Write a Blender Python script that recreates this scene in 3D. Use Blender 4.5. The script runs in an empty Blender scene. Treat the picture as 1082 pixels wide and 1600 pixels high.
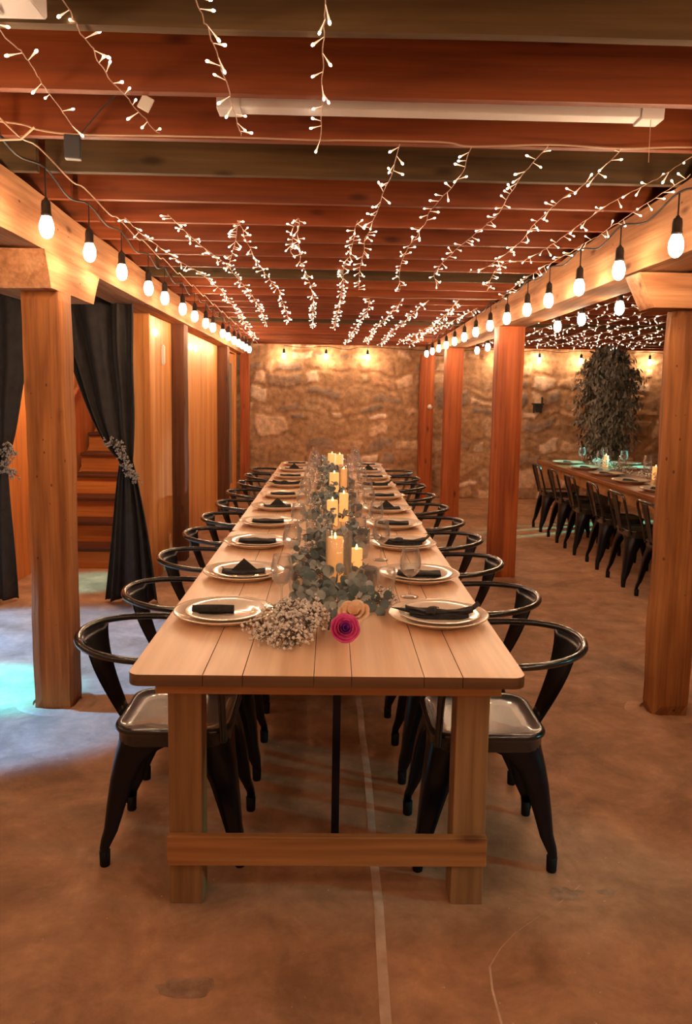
import bpy, math, random
import numpy as np
from mathutils import Vector, Matrix, noise
random.seed(7)
C = bpy.context.scene.collection
PI = math.pi
def R(a): return math.radians(a)

# ------------------------------------------------------------------ materials
def new_mat(name):
    m = bpy.data.materials.new(name); m.use_nodes = True
    nt = m.node_tree; b = nt.nodes['Principled BSDF']
    return m, nt, b
def srgb(r, g, b):
    f = lambda c: (c/255/12.92) if c/255 <= .04045 else ((c/255+.055)/1.055)**2.4
    return (f(r), f(g), f(b), 1)
def plain(name, col, rough=.5, metal=0, spec=.5, **kw):
    m, nt, b = new_mat(name)
    b.inputs['Base Color'].default_value = col
    b.inputs['Roughness'].default_value = rough
    b.inputs['Metallic'].default_value = metal
    b.inputs['Specular IOR Level'].default_value = spec
    for k, v in kw.items(): b.inputs[k.replace('_', ' ')].default_value = v
    return m
def noisy(name, c1, c2, scale=8, rough=.6, bump=.2, metal=0, detail=6, spec=.5, dist=.01, coat=0):
    m, nt, b = new_mat(name); n = nt.nodes; l = nt.links
    tc = n.new('ShaderNodeTexCoord'); tx = n.new('ShaderNodeTexNoise')
    tx.inputs['Scale'].default_value = scale; tx.inputs['Detail'].default_value = detail
    l.new(tc.outputs['Object'], tx.inputs['Vector'])
    cr = n.new('ShaderNodeValToRGB'); cr.color_ramp.elements[0].position = .35; cr.color_ramp.elements[1].position = .65
    cr.color_ramp.elements[0].color = c1; cr.color_ramp.elements[1].color = c2
    l.new(tx.outputs['Fac'], cr.inputs['Fac']); l.new(cr.outputs['Color'], b.inputs['Base Color'])
    bp = n.new('ShaderNodeBump'); bp.inputs['Strength'].default_value = bump; bp.inputs['Distance'].default_value = dist
    l.new(tx.outputs['Fac'], bp.inputs['Height']); l.new(bp.outputs['Normal'], b.inputs['Normal'])
    b.inputs['Roughness'].default_value = rough; b.inputs['Metallic'].default_value = metal
    b.inputs['Specular IOR Level'].default_value = spec
    b.inputs['Coat Weight'].default_value = coat
    return m
def wood(name, c1, c2, c3, axis=0, scale=1.0, rough=.55, bump=.25, knots=True, seed=0., coat=0, spec=.4, rnd=.25, fine=.5):
    """grain runs along the given axis"""
    m, nt, b = new_mat(name); n = nt.nodes; l = nt.links
    tc = n.new('ShaderNodeTexCoord'); oi = n.new('ShaderNodeObjectInfo')
    off = n.new('ShaderNodeVectorMath'); off.operation = 'MULTIPLY_ADD'
    cb = n.new('ShaderNodeCombineXYZ')
    mul = n.new('ShaderNodeMath'); mul.operation = 'MULTIPLY'; mul.inputs[1].default_value = 37.
    l.new(oi.outputs['Random'], mul.inputs[0])
    for k in range(3): l.new(mul.outputs[0], cb.inputs[k])
    add = n.new('ShaderNodeVectorMath'); add.operation = 'ADD'
    l.new(tc.outputs['Object'], add.inputs[0]); l.new(cb.outputs[0], add.inputs[1])
    mp = n.new('ShaderNodeMapping'); s = [16*scale]*3; s[axis] = 1.1*scale
    mp.inputs['Scale'].default_value = s; mp.inputs['Location'].default_value = (seed, seed*2, seed*3)
    l.new(add.outputs[0], mp.inputs['Vector'])
    t1 = n.new('ShaderNodeTexNoise'); t1.inputs['Scale'].default_value = 1.; t1.inputs['Detail'].default_value = 8
    t1.inputs['Distortion'].default_value = .6
    l.new(mp.outputs[0], t1.inputs['Vector'])
    mp2 = n.new('ShaderNodeMapping'); s = [90*scale]*3; s[axis] = 3*scale
    mp2.inputs['Scale'].default_value = s
    l.new(add.outputs[0], mp2.inputs['Vector'])
    t2 = n.new('ShaderNodeTexNoise'); t2.inputs['Scale'].default_value = 1.; t2.inputs['Detail'].default_value = 4
    l.new(mp2.outputs[0], t2.inputs['Vector'])
    cr = n.new('ShaderNodeValToRGB'); e = cr.color_ramp.elements
    e[0].position = .3; e[0].color = c1; e[1].position = .72; e[1].color = c3
    k = e.new(.5); k.color = c2
    l.new(t1.outputs['Fac'], cr.inputs['Fac'])
    mx = n.new('ShaderNodeMix'); mx.data_type = 'RGBA'; mx.blend_type = 'MULTIPLY'
    mx.inputs['Factor'].default_value = fine
    cr2 = n.new('ShaderNodeValToRGB'); cr2.color_ramp.elements[0].position = .3; cr2.color_ramp.elements[0].color = (.45, .4, .38, 1)
    cr2.color_ramp.elements[1].position = .62; cr2.color_ramp.elements[1].color = (1.1, 1.1, 1.1, 1)
    l.new(t2.outputs['Fac'], cr2.inputs['Fac'])
    l.new(cr.outputs['Color'], mx.inputs['A']); l.new(cr2.outputs['Color'], mx.inputs['B'])
    last = mx.outputs['Result']
    if knots:
        mp3 = n.new('ShaderNodeMapping'); s = [7.]*3; s[axis] = 2.6
        mp3.inputs['Scale'].default_value = s; l.new(add.outputs[0], mp3.inputs['Vector'])
        vo = n.new('ShaderNodeTexVoronoi'); vo.inputs['Scale'].default_value = 1
        l.new(mp3.outputs[0], vo.inputs['Vector'])
        cr3 = n.new('ShaderNodeValToRGB'); cr3.color_ramp.elements[0].position = .05; cr3.color_ramp.elements[0].color = (.25, .16, .1, 1)
        cr3.color_ramp.elements[1].position = .15; cr3.color_ramp.elements[1].color = (1, 1, 1, 1)
        l.new(vo.outputs['Distance'], cr3.inputs['Fac'])
        mx2 = n.new('ShaderNodeMix'); mx2.data_type = 'RGBA'; mx2.blend_type = 'MULTIPLY'; mx2.inputs['Factor'].default_value = .8
        l.new(last, mx2.inputs['A']); l.new(cr3.outputs['Color'], mx2.inputs['B']); last = mx2.outputs['Result']
    if rnd:
        hs = n.new('ShaderNodeHueSaturation'); mr = n.new('ShaderNodeMapRange')
        mr.inputs['To Min'].default_value = 1-rnd; mr.inputs['To Max'].default_value = 1+rnd
        l.new(oi.outputs['Random'], mr.inputs['Value']); l.new(mr.outputs[0], hs.inputs['Value'])
        l.new(last, hs.inputs['Color']); last = hs.outputs['Color']
    l.new(last, b.inputs['Base Color'])
    bp = n.new('ShaderNodeBump'); bp.inputs['Strength'].default_value = bump; bp.inputs['Distance'].default_value = .004
    l.new(t2.outputs['Fac'], bp.inputs['Height']); l.new(bp.outputs['Normal'], b.inputs['Normal'])
    b.inputs['Roughness'].default_value = rough; b.inputs['Coat Weight'].default_value = coat
    b.inputs['Specular IOR Level'].default_value = spec
    return m
def emis(name, col, strength, base=None):
    m, nt, b = new_mat(name)
    b.inputs['Base Color'].default_value = base or col
    b.inputs['Emission Color'].default_value = col; b.inputs['Emission Strength'].default_value = strength
    return m
def glass(name, tint=(1, 1, 1, 1), rough=0.05, lo=.10, hi=.9, pale_sheen=.05):
    m, nt, b = new_mat(name); n = nt.nodes; l = nt.links
    n.remove(b); out = n['Material Output']
    tr = n.new('ShaderNodeBsdfTransparent'); tr.inputs['Color'].default_value = (tint[0]*.96, tint[1]*.96, tint[2]*.96, 1)
    gl = n.new('ShaderNodeBsdfGlossy'); gl.inputs['Roughness'].default_value = rough
    df = n.new('ShaderNodeBsdfDiffuse'); df.inputs['Color'].default_value = (.85, .87, .9, 1)  # white diffuse share painted in to brighten the glass
    lw = n.new('ShaderNodeLayerWeight'); lw.inputs['Blend'].default_value = .3
    mr = n.new('ShaderNodeMapRange'); mr.inputs['To Min'].default_value = lo; mr.inputs['To Max'].default_value = hi
    l.new(lw.outputs['Facing'], mr.inputs['Value'])
    mx0 = n.new('ShaderNodeMixShader'); mx0.inputs[0].default_value = pale_sheen*4; l.new(gl.outputs[0], mx0.inputs[1]); l.new(df.outputs[0], mx0.inputs[2])
    mx = n.new('ShaderNodeMixShader'); l.new(mr.outputs[0], mx.inputs[0]); l.new(tr.outputs[0], mx.inputs[1]); l.new(mx0.outputs[0], mx.inputs[2])
    l.new(mx.outputs[0], out.inputs['Surface'])
    return m

M = {}
M['post'] = wood('weathered post timber', srgb(124, 74, 34), srgb(162, 102, 52), srgb(188, 126, 72), 2, .9, .75, .8, fine=.4)
M['postred'] = wood('red fir post', srgb(132, 62, 26), srgb(172, 88, 40), srgb(192, 108, 54), 2, .6, .6, .3)
M['postbrown'] = wood('dark brown post', srgb(70, 38, 20), srgb(100, 58, 32), srgb(122, 76, 44), 2, .6, .7, .3, rnd=.08)  # darker brown than the red fir posts
def marks(m, scale=(9, 9, 5), size=.13, depth=.8):
    nt = m.node_tree; n = nt.nodes; l = nt.links; b = n['Principled BSDF']
    src = b.inputs['Base Color'].links[0].from_socket
    tc = n.new('ShaderNodeTexCoord'); mp = n.new('ShaderNodeMapping'); mp.inputs['Scale'].default_value = scale
    l.new(tc.outputs['Object'], mp.inputs['Vector']); v = n.new('ShaderNodeTexVoronoi'); v.inputs['Scale'].default_value = 1; l.new(mp.outputs[0], v.inputs['Vector'])
    t = n.new('ShaderNodeTexNoise'); t.inputs['Scale'].default_value = 3; l.new(tc.outputs['Object'], t.inputs['Vector'])
    ma = n.new('ShaderNodeMath'); ma.operation = 'MULTIPLY'; l.new(v.outputs['Distance'], ma.inputs[0]); 
    mr0 = n.new('ShaderNodeMapRange'); mr0.inputs['From Min'].default_value = .4; mr0.inputs['From Max'].default_value = .6; mr0.inputs['To Min'].default_value = 3.; mr0.inputs['To Max'].default_value = .9
    l.new(t.outputs['Fac'], mr0.inputs['Value']); l.new(mr0.outputs[0], ma.inputs[1])
    cr = n.new('ShaderNodeValToRGB'); cr.color_ramp.elements[0].position = size*.7; cr.color_ramp.elements[0].color = (.22, .12, .07, 1)
    cr.color_ramp.elements[1].position = size; cr.color_ramp.elements[1].color = (1, 1, 1, 1); l.new(ma.outputs[0], cr.inputs['Fac'])
    mx = n.new('ShaderNodeMix'); mx.data_type = 'RGBA'; mx.blend_type = 'MULTIPLY'; mx.inputs['Factor'].default_value = depth
    l.new(src, mx.inputs['A']); l.new(cr.outputs['Color'], mx.inputs['B']); l.new(mx.outputs['Result'], b.inputs['Base Color'])
marks(M['post'], (22, 22, 14)); 
M['beam'] = wood('pale sawn beam', srgb(144, 96, 62), srgb(184, 132, 94), srgb(202, 154, 116), 1, .8, .85, .5, spec=.15, fine=.4)
marks(M['beam'], (20, 9, 20), .10, .7)
M['beamx'] = wood('sawn bolster timber', srgb(150, 96, 60), srgb(196, 136, 92), srgb(212, 156, 110), 0, .8, .7, .4)
M['joist'] = wood('red joist timber', srgb(106, 46, 14), srgb(142, 68, 26), srgb(168, 88, 40), 0, .6, .6, .3, rnd=.2)
M['joistdark'] = wood('aged joist timber', srgb(62, 48, 28), srgb(94, 72, 42), srgb(116, 90, 54), 0, .5, .75, .5, rnd=.15)
M['deck'] = wood('dark deck boards', srgb(60, 34, 18), srgb(84, 46, 24), srgb(100, 58, 30), 1, .6, .8, .3)
M['panel'] = wood('honey fir panel', srgb(206, 128, 60), srgb(230, 156, 86), srgb(242, 178, 112), 2, .7, .5, .1, knots=False, coat=.05, rnd=.12, fine=.3)
M['plain_ply'] = wood('stairwell plywood', srgb(188, 112, 54), srgb(208, 132, 70), srgb(216, 144, 82), 2, .5, .5, .1, knots=False)
M['stair'] = wood('stair board', srgb(160, 92, 40), srgb(190, 116, 54), srgb(206, 134, 68), 0, .6, .5, .2)
M['tread'] = wood('dark stair tread', srgb(70, 36, 20), srgb(92, 50, 30), srgb(110, 62, 38), 0, .6, .5, .2)
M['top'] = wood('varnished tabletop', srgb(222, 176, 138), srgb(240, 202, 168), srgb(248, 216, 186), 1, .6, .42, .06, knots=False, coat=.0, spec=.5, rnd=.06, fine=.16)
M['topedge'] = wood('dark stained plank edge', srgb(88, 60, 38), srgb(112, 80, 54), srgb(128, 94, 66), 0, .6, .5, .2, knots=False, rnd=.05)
M['tleg'] = wood('table leg pine', srgb(122, 86, 52), srgb(150, 110, 70), srgb(166, 126, 84), 2, .6, .5, .2, rnd=.08)
M['trail'] = wood('table stretcher pine', srgb(132, 86, 48), srgb(162, 110, 64), srgb(178, 128, 78), 0, .6, .5, .2, rnd=.08)
M['black'] = plain('gloss black metal', (.004, .004, .007, 1), .3, 0, .25, Coat_Weight=.12, Coat_Roughness=.12)
M['blackworn'] = noisy('worn black metal', (.008, .008, .009, 1), (.02, .018, .017, 1), 60, .22, .5, 0, spec=.6, dist=.004, coat=.5)
M['seatm'] = noisy('lacquered black seat', (.01, .009, .009, 1), (.022, .019, .018, 1), 9, .26, .06, 0, spec=.5, dist=.003, coat=.4)
M['rubber'] = plain('black rubber', (.005, .005, .005, 1), .6, 0, .2)
M['steel'] = plain('dull steel rivet', (.5, .48, .45, 1), .35, 1)
M['curtain'] = noisy('black drape cloth', (.026, .022, .021, 1), (.040, .034, .032, 1), 20, .85, .1)
M['bracket'] = plain('white enamel metal', (.86, .84, .82, 1), .45)
M['tube'] = plain('unlit fluorescent tube', (.75, .72, .68, 1), .3)
M['cordw'] = plain('clear wire sheath', (.55, .36, .24, 1), .4)
M['cordb'] = plain('black cable rubber', (.02, .016, .014, 1), .6)
M['socket'] = plain('black bulb socket', (.035, .024, .018, 1), .5)
M['bulb'] = emis('lit bulb glass', (1., .66, .40, 1), 125., (1, .85, .7, 1))
M['wallbulb'] = emis('lit wall bulb glass', (1., .64, .36, 1), 150., (1, .85, .7, 1))
M['led'] = emis('lit led tip', (1., .72, .50, 1), 12., (1, .9, .8, 1))
M['ledstem'] = emis('glowing led stem', (1., .62, .40, 1), .8, (.9, .7, .55, 1))
M['wax'] = emis('candle wax lit from inside', (1., .37, .085, 1), 0.75, (.62, .44, .28, 1))
M['flame'] = emis('candle flame', (1., .5, .15, 1), 14.)
M['glass'] = glass('clear drinking glass', rough=.03, lo=.03, hi=1., pale_sheen=.06)
M['vase'] = glass('clear vase glass', rough=.05, lo=.08, hi=.95, pale_sheen=.05)
M['smokeglass'] = glass('smoked votive glass', (.62, .66, .70, 1), .1, .25, .95, .06)
M['pane'] = noisy('grey frosted pane', (.16, .17, .17, 1), (.24, .25, .25, 1), 30, .3, .3)
M['plate'] = plain('cream glazed china', (.86, .72, .60, 1), .18, 0, .6, Coat_Weight=.4)
M['charger'] = plain('pearly glazed charger', (.84, .68, .52, 1), .22, .1, .6, Coat_Weight=.5)
M['napkin'] = noisy('charcoal napkin cloth', (.014, .012, .012, 1), (.026, .023, .022, 1), 90, .8, .3)
M['gold'] = plain('gold cutlery', (.85, .6, .3, 1), .25, 1)
M['leaf'] = noisy('eucalyptus leaf', (.22, .26, .25, 1), (.40, .43, .41, 1), 14, .55, .05)
M['leafdark'] = noisy('silver eucalyptus leaf', (.07, .105, .11, 1), (.15, .20, .205, 1), 14, .5, .05)
M['stem'] = plain('brown stem', (.10, .07, .045, 1), .7)
M['breath'] = plain("baby's breath bloom", (.85, .78, .72, 1), .8)
M['breathold'] = plain("dried baby's breath bloom", (.42, .38, .34, 1), .8)
M['rose'] = noisy('magenta rose petal', (.55, .03, .22, 1), (.80, .10, .34, 1), 20, .55, .05)
M['rosein'] = noisy('violet rose heart', (.22, .03, .42, 1), (.45, .05, .42, 1), 20, .55, .05)
M['peach'] = noisy('peach petal', (.75, .42, .22, 1), (.82, .58, .38, 1), 20, .6, .05)
M['ficus'] = noisy('dusty ficus leaf', (.10, .10, .08, 1), (.30, .27, .22, 1), 5, .6, .05)
M['trunk'] = noisy('ficus bark', (.08, .055, .04, 1), (.15, .11, .08, 1), 20, .8, .4)
M['pot'] = noisy('dark woven pot', (.03, .02, .015, 1), (.06, .045, .03, 1), 40, .8, .5)
M['darkplastic'] = plain('black plastic', (.03, .03, .032, 1), .5)
M['whiteplastic'] = plain('white plastic', (.7, .66, .6, 1), .5)
M['rtable'] = wood('brown banquet tabletop', srgb(120, 70, 40), srgb(150, 92, 56), srgb(170, 110, 72), 1, .6, .3, .1, knots=False, coat=.2)

# concrete floor -----------------------------------------------------------
def floor_mat():
    m, nt, b = new_mat('stained concrete'); n = nt.nodes; l = nt.links
    tc = n.new('ShaderNodeTexCoord')
    def nz(scale, detail, dist=0., rough=.55):
        t = n.new('ShaderNodeTexNoise'); t.inputs['Scale'].default_value = scale; t.inputs['Detail'].default_value = detail
        t.inputs['Distortion'].default_value = dist; t.inputs['Roughness'].default_value = rough; l.new(tc.outputs['Object'], t.inputs['Vector']); return t.outputs['Fac']
    def ramp(fac, *st):
        cr = n.new('ShaderNodeValToRGB'); e = cr.color_ramp.elements
        e[0].position, e[0].color = st[0]; e[1].position, e[1].color = st[-1]
        for p_, c_ in st[1:-1]: k = e.new(p_); k.color = c_
        l.new(fac, cr.inputs['Fac']); return cr.outputs['Color']
    def mix(a, b_, fac, mode='MIX'):
        mx = n.new('ShaderNodeMix'); mx.data_type = 'RGBA'; mx.blend_type = mode
        if isinstance(fac, float): mx.inputs['Factor'].default_value = fac
        else: l.new(fac, mx.inputs['Factor'])
        l.new(a, mx.inputs['A'])
        if isinstance(b_, tuple): mx.inputs['B'].default_value = b_
        else: l.new(b_, mx.inputs['B'])
        return mx.outputs['Result']
    a = nz(.8, 4, .4); c = nz(3.2, 12, .5, .68); s_ = nz(11., 12, .2, .7); f = nz(60., 4)
    base = ramp(a, (.3, srgb(172, 130, 98)), (.5, srgb(190, 144, 110)), (.7, srgb(184, 148, 122)))
    mott = ramp(c, (.34, (.62, .58, .54, 1)), (.5, (.93, .91, .90, 1)), (.66, (1.22, 1.21, 1.22, 1)))
    col = mix(base, mott, .95, 'MULTIPLY')
    mott2 = ramp(s_, (.36, (.84, .83, .82, 1)), (.52, (1, 1, 1, 1)), (.68, (1.22, 1.22, 1.22, 1)))
    col = mix(col, mott2, .8, 'MULTIPLY')
    fl = ramp(f, (.70, (0, 0, 0, 1)), (.76, (1, 1, 1, 1)))
    col = mix(col, srgb(230, 206, 186), fl)
    l.new(col, b.inputs['Base Color'])
    bp = n.new('ShaderNodeBump'); bp.inputs['Strength'].default_value = .3; bp.inputs['Distance'].default_value = .006
    l.new(s_, bp.inputs['Height']); l.new(bp.outputs['Normal'], b.inputs['Normal'])
    b.inputs['Roughness'].default_value = .62; b.inputs['Specular IOR Level'].default_value = .3
    return m
M['floor'] = floor_mat()
M['joint'] = noisy('pale joint filler', srgb(196, 160, 134), srgb(232, 204, 182), 10, .7, .2)
def stone_mat():
    m, nt, b = new_mat('rubble stone wall'); n = nt.nodes; l = nt.links
    at = n.new('ShaderNodeAttribute'); at.attribute_name = 'stone'
    tc = n.new('ShaderNodeTexCoord'); t = n.new('ShaderNodeTexNoise'); t.inputs['Scale'].default_value = 14; t.inputs['Detail'].default_value = 10
    l.new(tc.outputs['Object'], t.inputs['Vector'])
    cr = n.new('ShaderNodeValToRGB'); cr.color_ramp.elements[0].position = .3; cr.color_ramp.elements[0].color = (.55, .5, .45, 1)
    cr.color_ramp.elements[1].position = .65; cr.color_ramp.elements[1].color = (1.15, 1.12, 1.1, 1)
    l.new(t.outputs['Fac'], cr.inputs['Fac'])
    mx = n.new('ShaderNodeMix'); mx.data_type = 'RGBA'; mx.blend_type = 'MULTIPLY'; mx.inputs['Factor'].default_value = .8
    l.new(at.outputs['Color'], mx.inputs['A']); l.new(cr.outputs['Color'], mx.inputs['B'])
    l.new(mx.outputs['Result'], b.inputs['Base Color']); b.inputs['Roughness'].default_value = .85
    bp = n.new('ShaderNodeBump'); bp.inputs['Strength'].default_value = .6; bp.inputs['Distance'].default_value = .02
    l.new(t.outputs['Fac'], bp.inputs['Height']); l.new(bp.outputs['Normal'], b.inputs['Normal'])
    return m
M['stone'] = stone_mat()

# ------------------------------------------------------------------ mesh building
class MB:
    def __init__(s): s.v = []; s.f = []; s.mi = []; s.sm = []
    def add(s, vs, fs, mi=0, smooth=False):
        o = len(s.v); s.v += [tuple(p) for p in vs]
        for f in fs: s.f.append(tuple(i+o for i in f)); s.mi.append(mi); s.sm.append(smooth)
        return s
    def box(s, x0, x1, y0, y1, z0, z1, mi=0, mat=None):
        vs = [(x, y, z) for x in (x0, x1) for y in (y0, y1) for z in (z0, z1)]
        if mat: vs = [mat @ Vector(p) for p in vs]
        return s.add(vs, [(0, 1, 3, 2), (4, 6, 7, 5), (0, 4, 5, 1), (2, 3, 7, 6), (0, 2, 6, 4), (1, 5, 7, 3)], mi)
    def tube(s, pts, r, n=8, mi=0, closed=False, caps=True):
        pts = [Vector(p) for p in pts]; N = len(pts); rs = r if isinstance(r, (list, tuple)) else [r]*N
        rings = []; up = None
        for i, p in enumerate(pts):
            a = pts[(i-1) % N] if (closed or i > 0) else p; b = pts[(i+1) % N] if (closed or i < N-1) else p
            t = (b-a); t = t.normalized() if t.length > 1e-9 else Vector((0, 0, 1))
            if up is None: up = Vector((0, 0, 1)) if abs(t.z) < .9 else Vector((1, 0, 0))
            x = t.cross(up)
            if x.length < 1e-6: x = t.orthogonal()
            x.normalize(); y = x.cross(t).normalized(); up = y
            rings.append([p + rs[i]*(math.cos(2*PI*k/n)*x + math.sin(2*PI*k/n)*y) for k in range(n)])
        vs = [q for r_ in rings for q in r_]; fs = []
        for i in range(N if closed else N-1):
            j = (i+1) % N
            for k in range(n): fs.append((i*n+k, i*n+(k+1) % n, j*n+(k+1) % n, j*n+k))
        s.add(vs, fs, mi, True)
        if caps and not closed:
            s.add(rings[0], [tuple(range(n))[::-1]], mi); s.add(rings[-1], [tuple(range(n))], mi)
        return s
    def lathe(s, prof, n=24, mi=0, c=(0, 0, 0), capb=False, capt=False, mat=None):
        vs = []
        for r, z in prof:
            for k in range(n): vs.append((c[0]+r*math.cos(2*PI*k/n), c[1]+r*math.sin(2*PI*k/n), c[2]+z))
        fs = []
        for i in range(len(prof)-1):
            for k in range(n): fs.append((i*n+k, i*n+(k+1) % n, (i+1)*n+(k+1) % n, (i+1)*n+k))
        if capb: fs.append(tuple(range(n))[::-1])
        if capt: fs.append(tuple((len(prof)-1)*n+k for k in range(n)))
        if mat: vs = [mat @ Vector(p) for p in vs]
        return s.add(vs, fs, mi, True)
    def grid(s, fn, nu, nv, mi=0, smooth=True):
        vs = [fn(i/nu, j/nv) for i in range(nu+1) for j in range(nv+1)]
        fs = [(i*(nv+1)+j, (i+1)*(nv+1)+j, (i+1)*(nv+1)+j+1, i*(nv+1)+j+1) for i in range(nu) for j in range(nv)]
        return s.add(vs, fs, mi, smooth)
    def prism(s, poly, a0, a1, axis, mi=0):
        """poly: list of 2D points, extruded along axis"""
        n = len(poly)
        def P(p, a):
            if axis == 'x': return (a, p[0], p[1])
            if axis == 'y': return (p[0], a, p[1])
            return (p[0], p[1], a)
        vs = [P(p, a0) for p in poly]+[P(p, a1) for p in poly]
        return s.add(vs, [tuple(range(n))[::-1], tuple(range(n, 2*n))]+[(i, (i+1) % n, (i+1) % n+n, i+n) for i in range(n)], mi)
    def mesh(s, name, mats):
        me = bpy.data.meshes.new(name); me.from_pydata(s.v, [], s.f)
        for m in (mats if isinstance(mats, (list, tuple)) else [mats]): me.materials.append(M[m] if isinstance(m, str) else m)
        me.polygons.foreach_set('material_index', s.mi); me.polygons.foreach_set('use_smooth', s.sm)
        import bmesh
        bm = bmesh.new(); bm.from_mesh(me); bmesh.ops.recalc_face_normals(bm, faces=bm.faces); bm.to_mesh(me); bm.free()
        me.update(); return me
    def build(s, name, mats, parent=None, loc=None, bevel=0, solid=0, subsurf=0):
        return link(name, s.mesh(name, mats), parent, loc, bevel, solid, subsurf)
def link(name, me, parent=None, loc=None, bevel=0, solid=0, subsurf=0):
    o = bpy.data.objects.new(name, me); C.objects.link(o)
    if parent is not None: o.parent = parent
    if loc is not None: o.location = loc
    if solid:
        m = o.modifiers.new('thickness', 'SOLIDIFY'); m.thickness = solid; m.offset = 0
    if bevel:
        m = o.modifiers.new('edges', 'BEVEL'); m.width = bevel; m.segments = 2; m.limit_method = 'ANGLE'
    if subsurf:
        m = o.modifiers.new('smooth', 'SUBSURF'); m.levels = subsurf; m.render_levels = subsurf
    return o
def tag(o, label=None, cat=None, group=None, kind=None):
    if label: o['label'] = label
    if cat: o['category'] = cat
    if group: o['group'] = group
    if kind: o['kind'] = kind
    return o
def empty(name, loc, rz=0, **k):
    o = bpy.data.objects.new(name, None); C.objects.link(o); o.location = loc; o.rotation_euler = (0, 0, rz)
    o.empty_display_size = .05
    return tag(o, **k)
def copy_tree(o, parent=None):
    c = o.copy(); C.objects.link(c); c.parent = parent
    for ch in list(o.children): copy_tree(ch, c)
    return c
def struct(name, mb, mats, parent=None, **k):
    o = mb.build(name, mats, parent, **k)
    if parent is None: o['kind'] = 'structure'
    return o
def hewn(x0, x1, y0, y1, z0, z1, amp=.006, step=.07, seed=0, chamfer=0):
    """a box with gently uneven faces"""
    import bmesh
    nx, ny, nz = [max(2, int(round((b-a)/step))) for a, b in ((x0, x1), (y0, y1), (z0, z1))]
    s = MB(); cx, cy, cz = (x0+x1)/2, (y0+y1)/2, (z0+z1)/2; key = {}
    def V(i, j, k):
        t = (i, j, k)
        if t not in key:
            p = Vector((x0+(x1-x0)*i/nx, y0+(y1-y0)*j/ny, z0+(z1-z0)*k/nz))
            q = p*2.3+Vector((seed*3.1, seed*1.7, seed))
            d = Vector(noise.noise_vector(q))*amp*1.6+Vector(noise.noise_vector(q*4))*amp*.5
            # soften the long corners
            ex = [(i in (0, nx)), (j in (0, ny)), (k in (0, nz))]
            if sum(ex) >= 2:
                c = Vector((cx-p.x if ex[0] else 0, cy-p.y if ex[1] else 0, cz-p.z if ex[2] else 0))
                c = Vector([math.copysign(1, u)*(.006+chamfer) if u else 0 for u in c]); d += c
            if k in (0, nz): d.z = 0
            key[t] = len(s.v); s.v.append(tuple(p+d))
        return key[t]
    def face(a, b, c, d): s.f.append((a, b, c, d)); s.mi.append(0); s.sm.append(False)
    for i in range(nx):
        for j in range(ny):
            for k in (0, nz): face(V(i, j, k), V(i+1, j, k), V(i+1, j+1, k), V(i, j+1, k))
    for i in range(nx):
        for k in range(nz):
            for j in (0, ny): face(V(i, j, k), V(i+1, j, k), V(i+1, j, k+1), V(i, j, k+1))
    for j in range(ny):
        for k in range(nz):
            for i in (0, nx): face(V(i, j, k), V(i, j+1, k), V(i, j+1, k+1), V(i, j, k+1))
    return s
ORD = ['first', 'second', 'third', 'fourth', 'fifth', 'sixth', 'seventh', 'eighth', 'ninth', 'tenth', 'eleventh', 'twelfth', 'thirteenth', 'fourteenth', 'fifteenth']

# ------------------------------------------------------------------ camera (solved from the vanishing points)
cam = bpy.data.cameras.new('camera'); co = bpy.data.objects.new('camera', cam); C.objects.link(co)
F = 1200.; CX, CY = 541., 759.; HC = 1.5
vy = Vector((519-CX, -(615-CY), -F)).normalized()
yV = 759+((519-CX)*(373-CX)+F*F)/(CY-615)
vz = -Vector((373-CX, -(yV-CY), -F)).normalized()
vx = vy.cross(vz)
rot = Matrix((vx, vy, vz))           # rows: world axes seen from the camera -> world = rot @ cam
co.matrix_world = Matrix.Translation((0, 0, HC)) @ rot.to_4x4()
cam.sensor_fit = 'VERTICAL'; cam.sensor_height = 36.; cam.lens = 36.*F/1600.
cam.shift_x = 0; cam.shift_y = (CY-800)/1600.
cam.clip_start = .02; cam.clip_end = 60
bpy.context.scene.camera = co

# ------------------------------------------------------------------ the room
YB = 11.2; YN = -2.6; XL = -4.2; XR = 6.2; ZJ = 2.34
mb = MB(); mb.box(XL-.2, XR+.2, YN-.2, YB+.3, -.12, 0); struct('floor', mb, 'floor')
# joint and crack in the concrete
mb = MB()
pts = []
for i in range(60):
    y = -.5+i*.2; pts.append((.158+.004*math.sin(y*3)+.003*random.uniform(-1, 1), y))
mb.grid(lambda u, v: (pts[int(round(u*59))][0]+(v-.5)*.028, pts[int(round(u*59))][1], .0015+.001*(1-abs(2*v-1))), 59, 2)
struct('trim_1', mb, 'joint')
mb = MB(); cr = [(.79, 2.2), (.70, 2.12), (.62, 2.05), (.54, 1.99), (.48, 1.93), (.445, 1.86), (.43, 1.78), (.425, 1.67), (.44, 1.5), (.43, 1.3), (.46, 1.1)]
cr = [(a+.006*math.sin(i*2.1), b) for i, (a, b) in enumerate(cr)]
mb.grid(lambda u, v: (cr[int(round(u*10))][0]+(v-.5)*.006, cr[int(round(u*10))][1]+(v-.5)*.004, .0012), 10, 1)
struct('trim_2', mb, 'joint')

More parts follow.
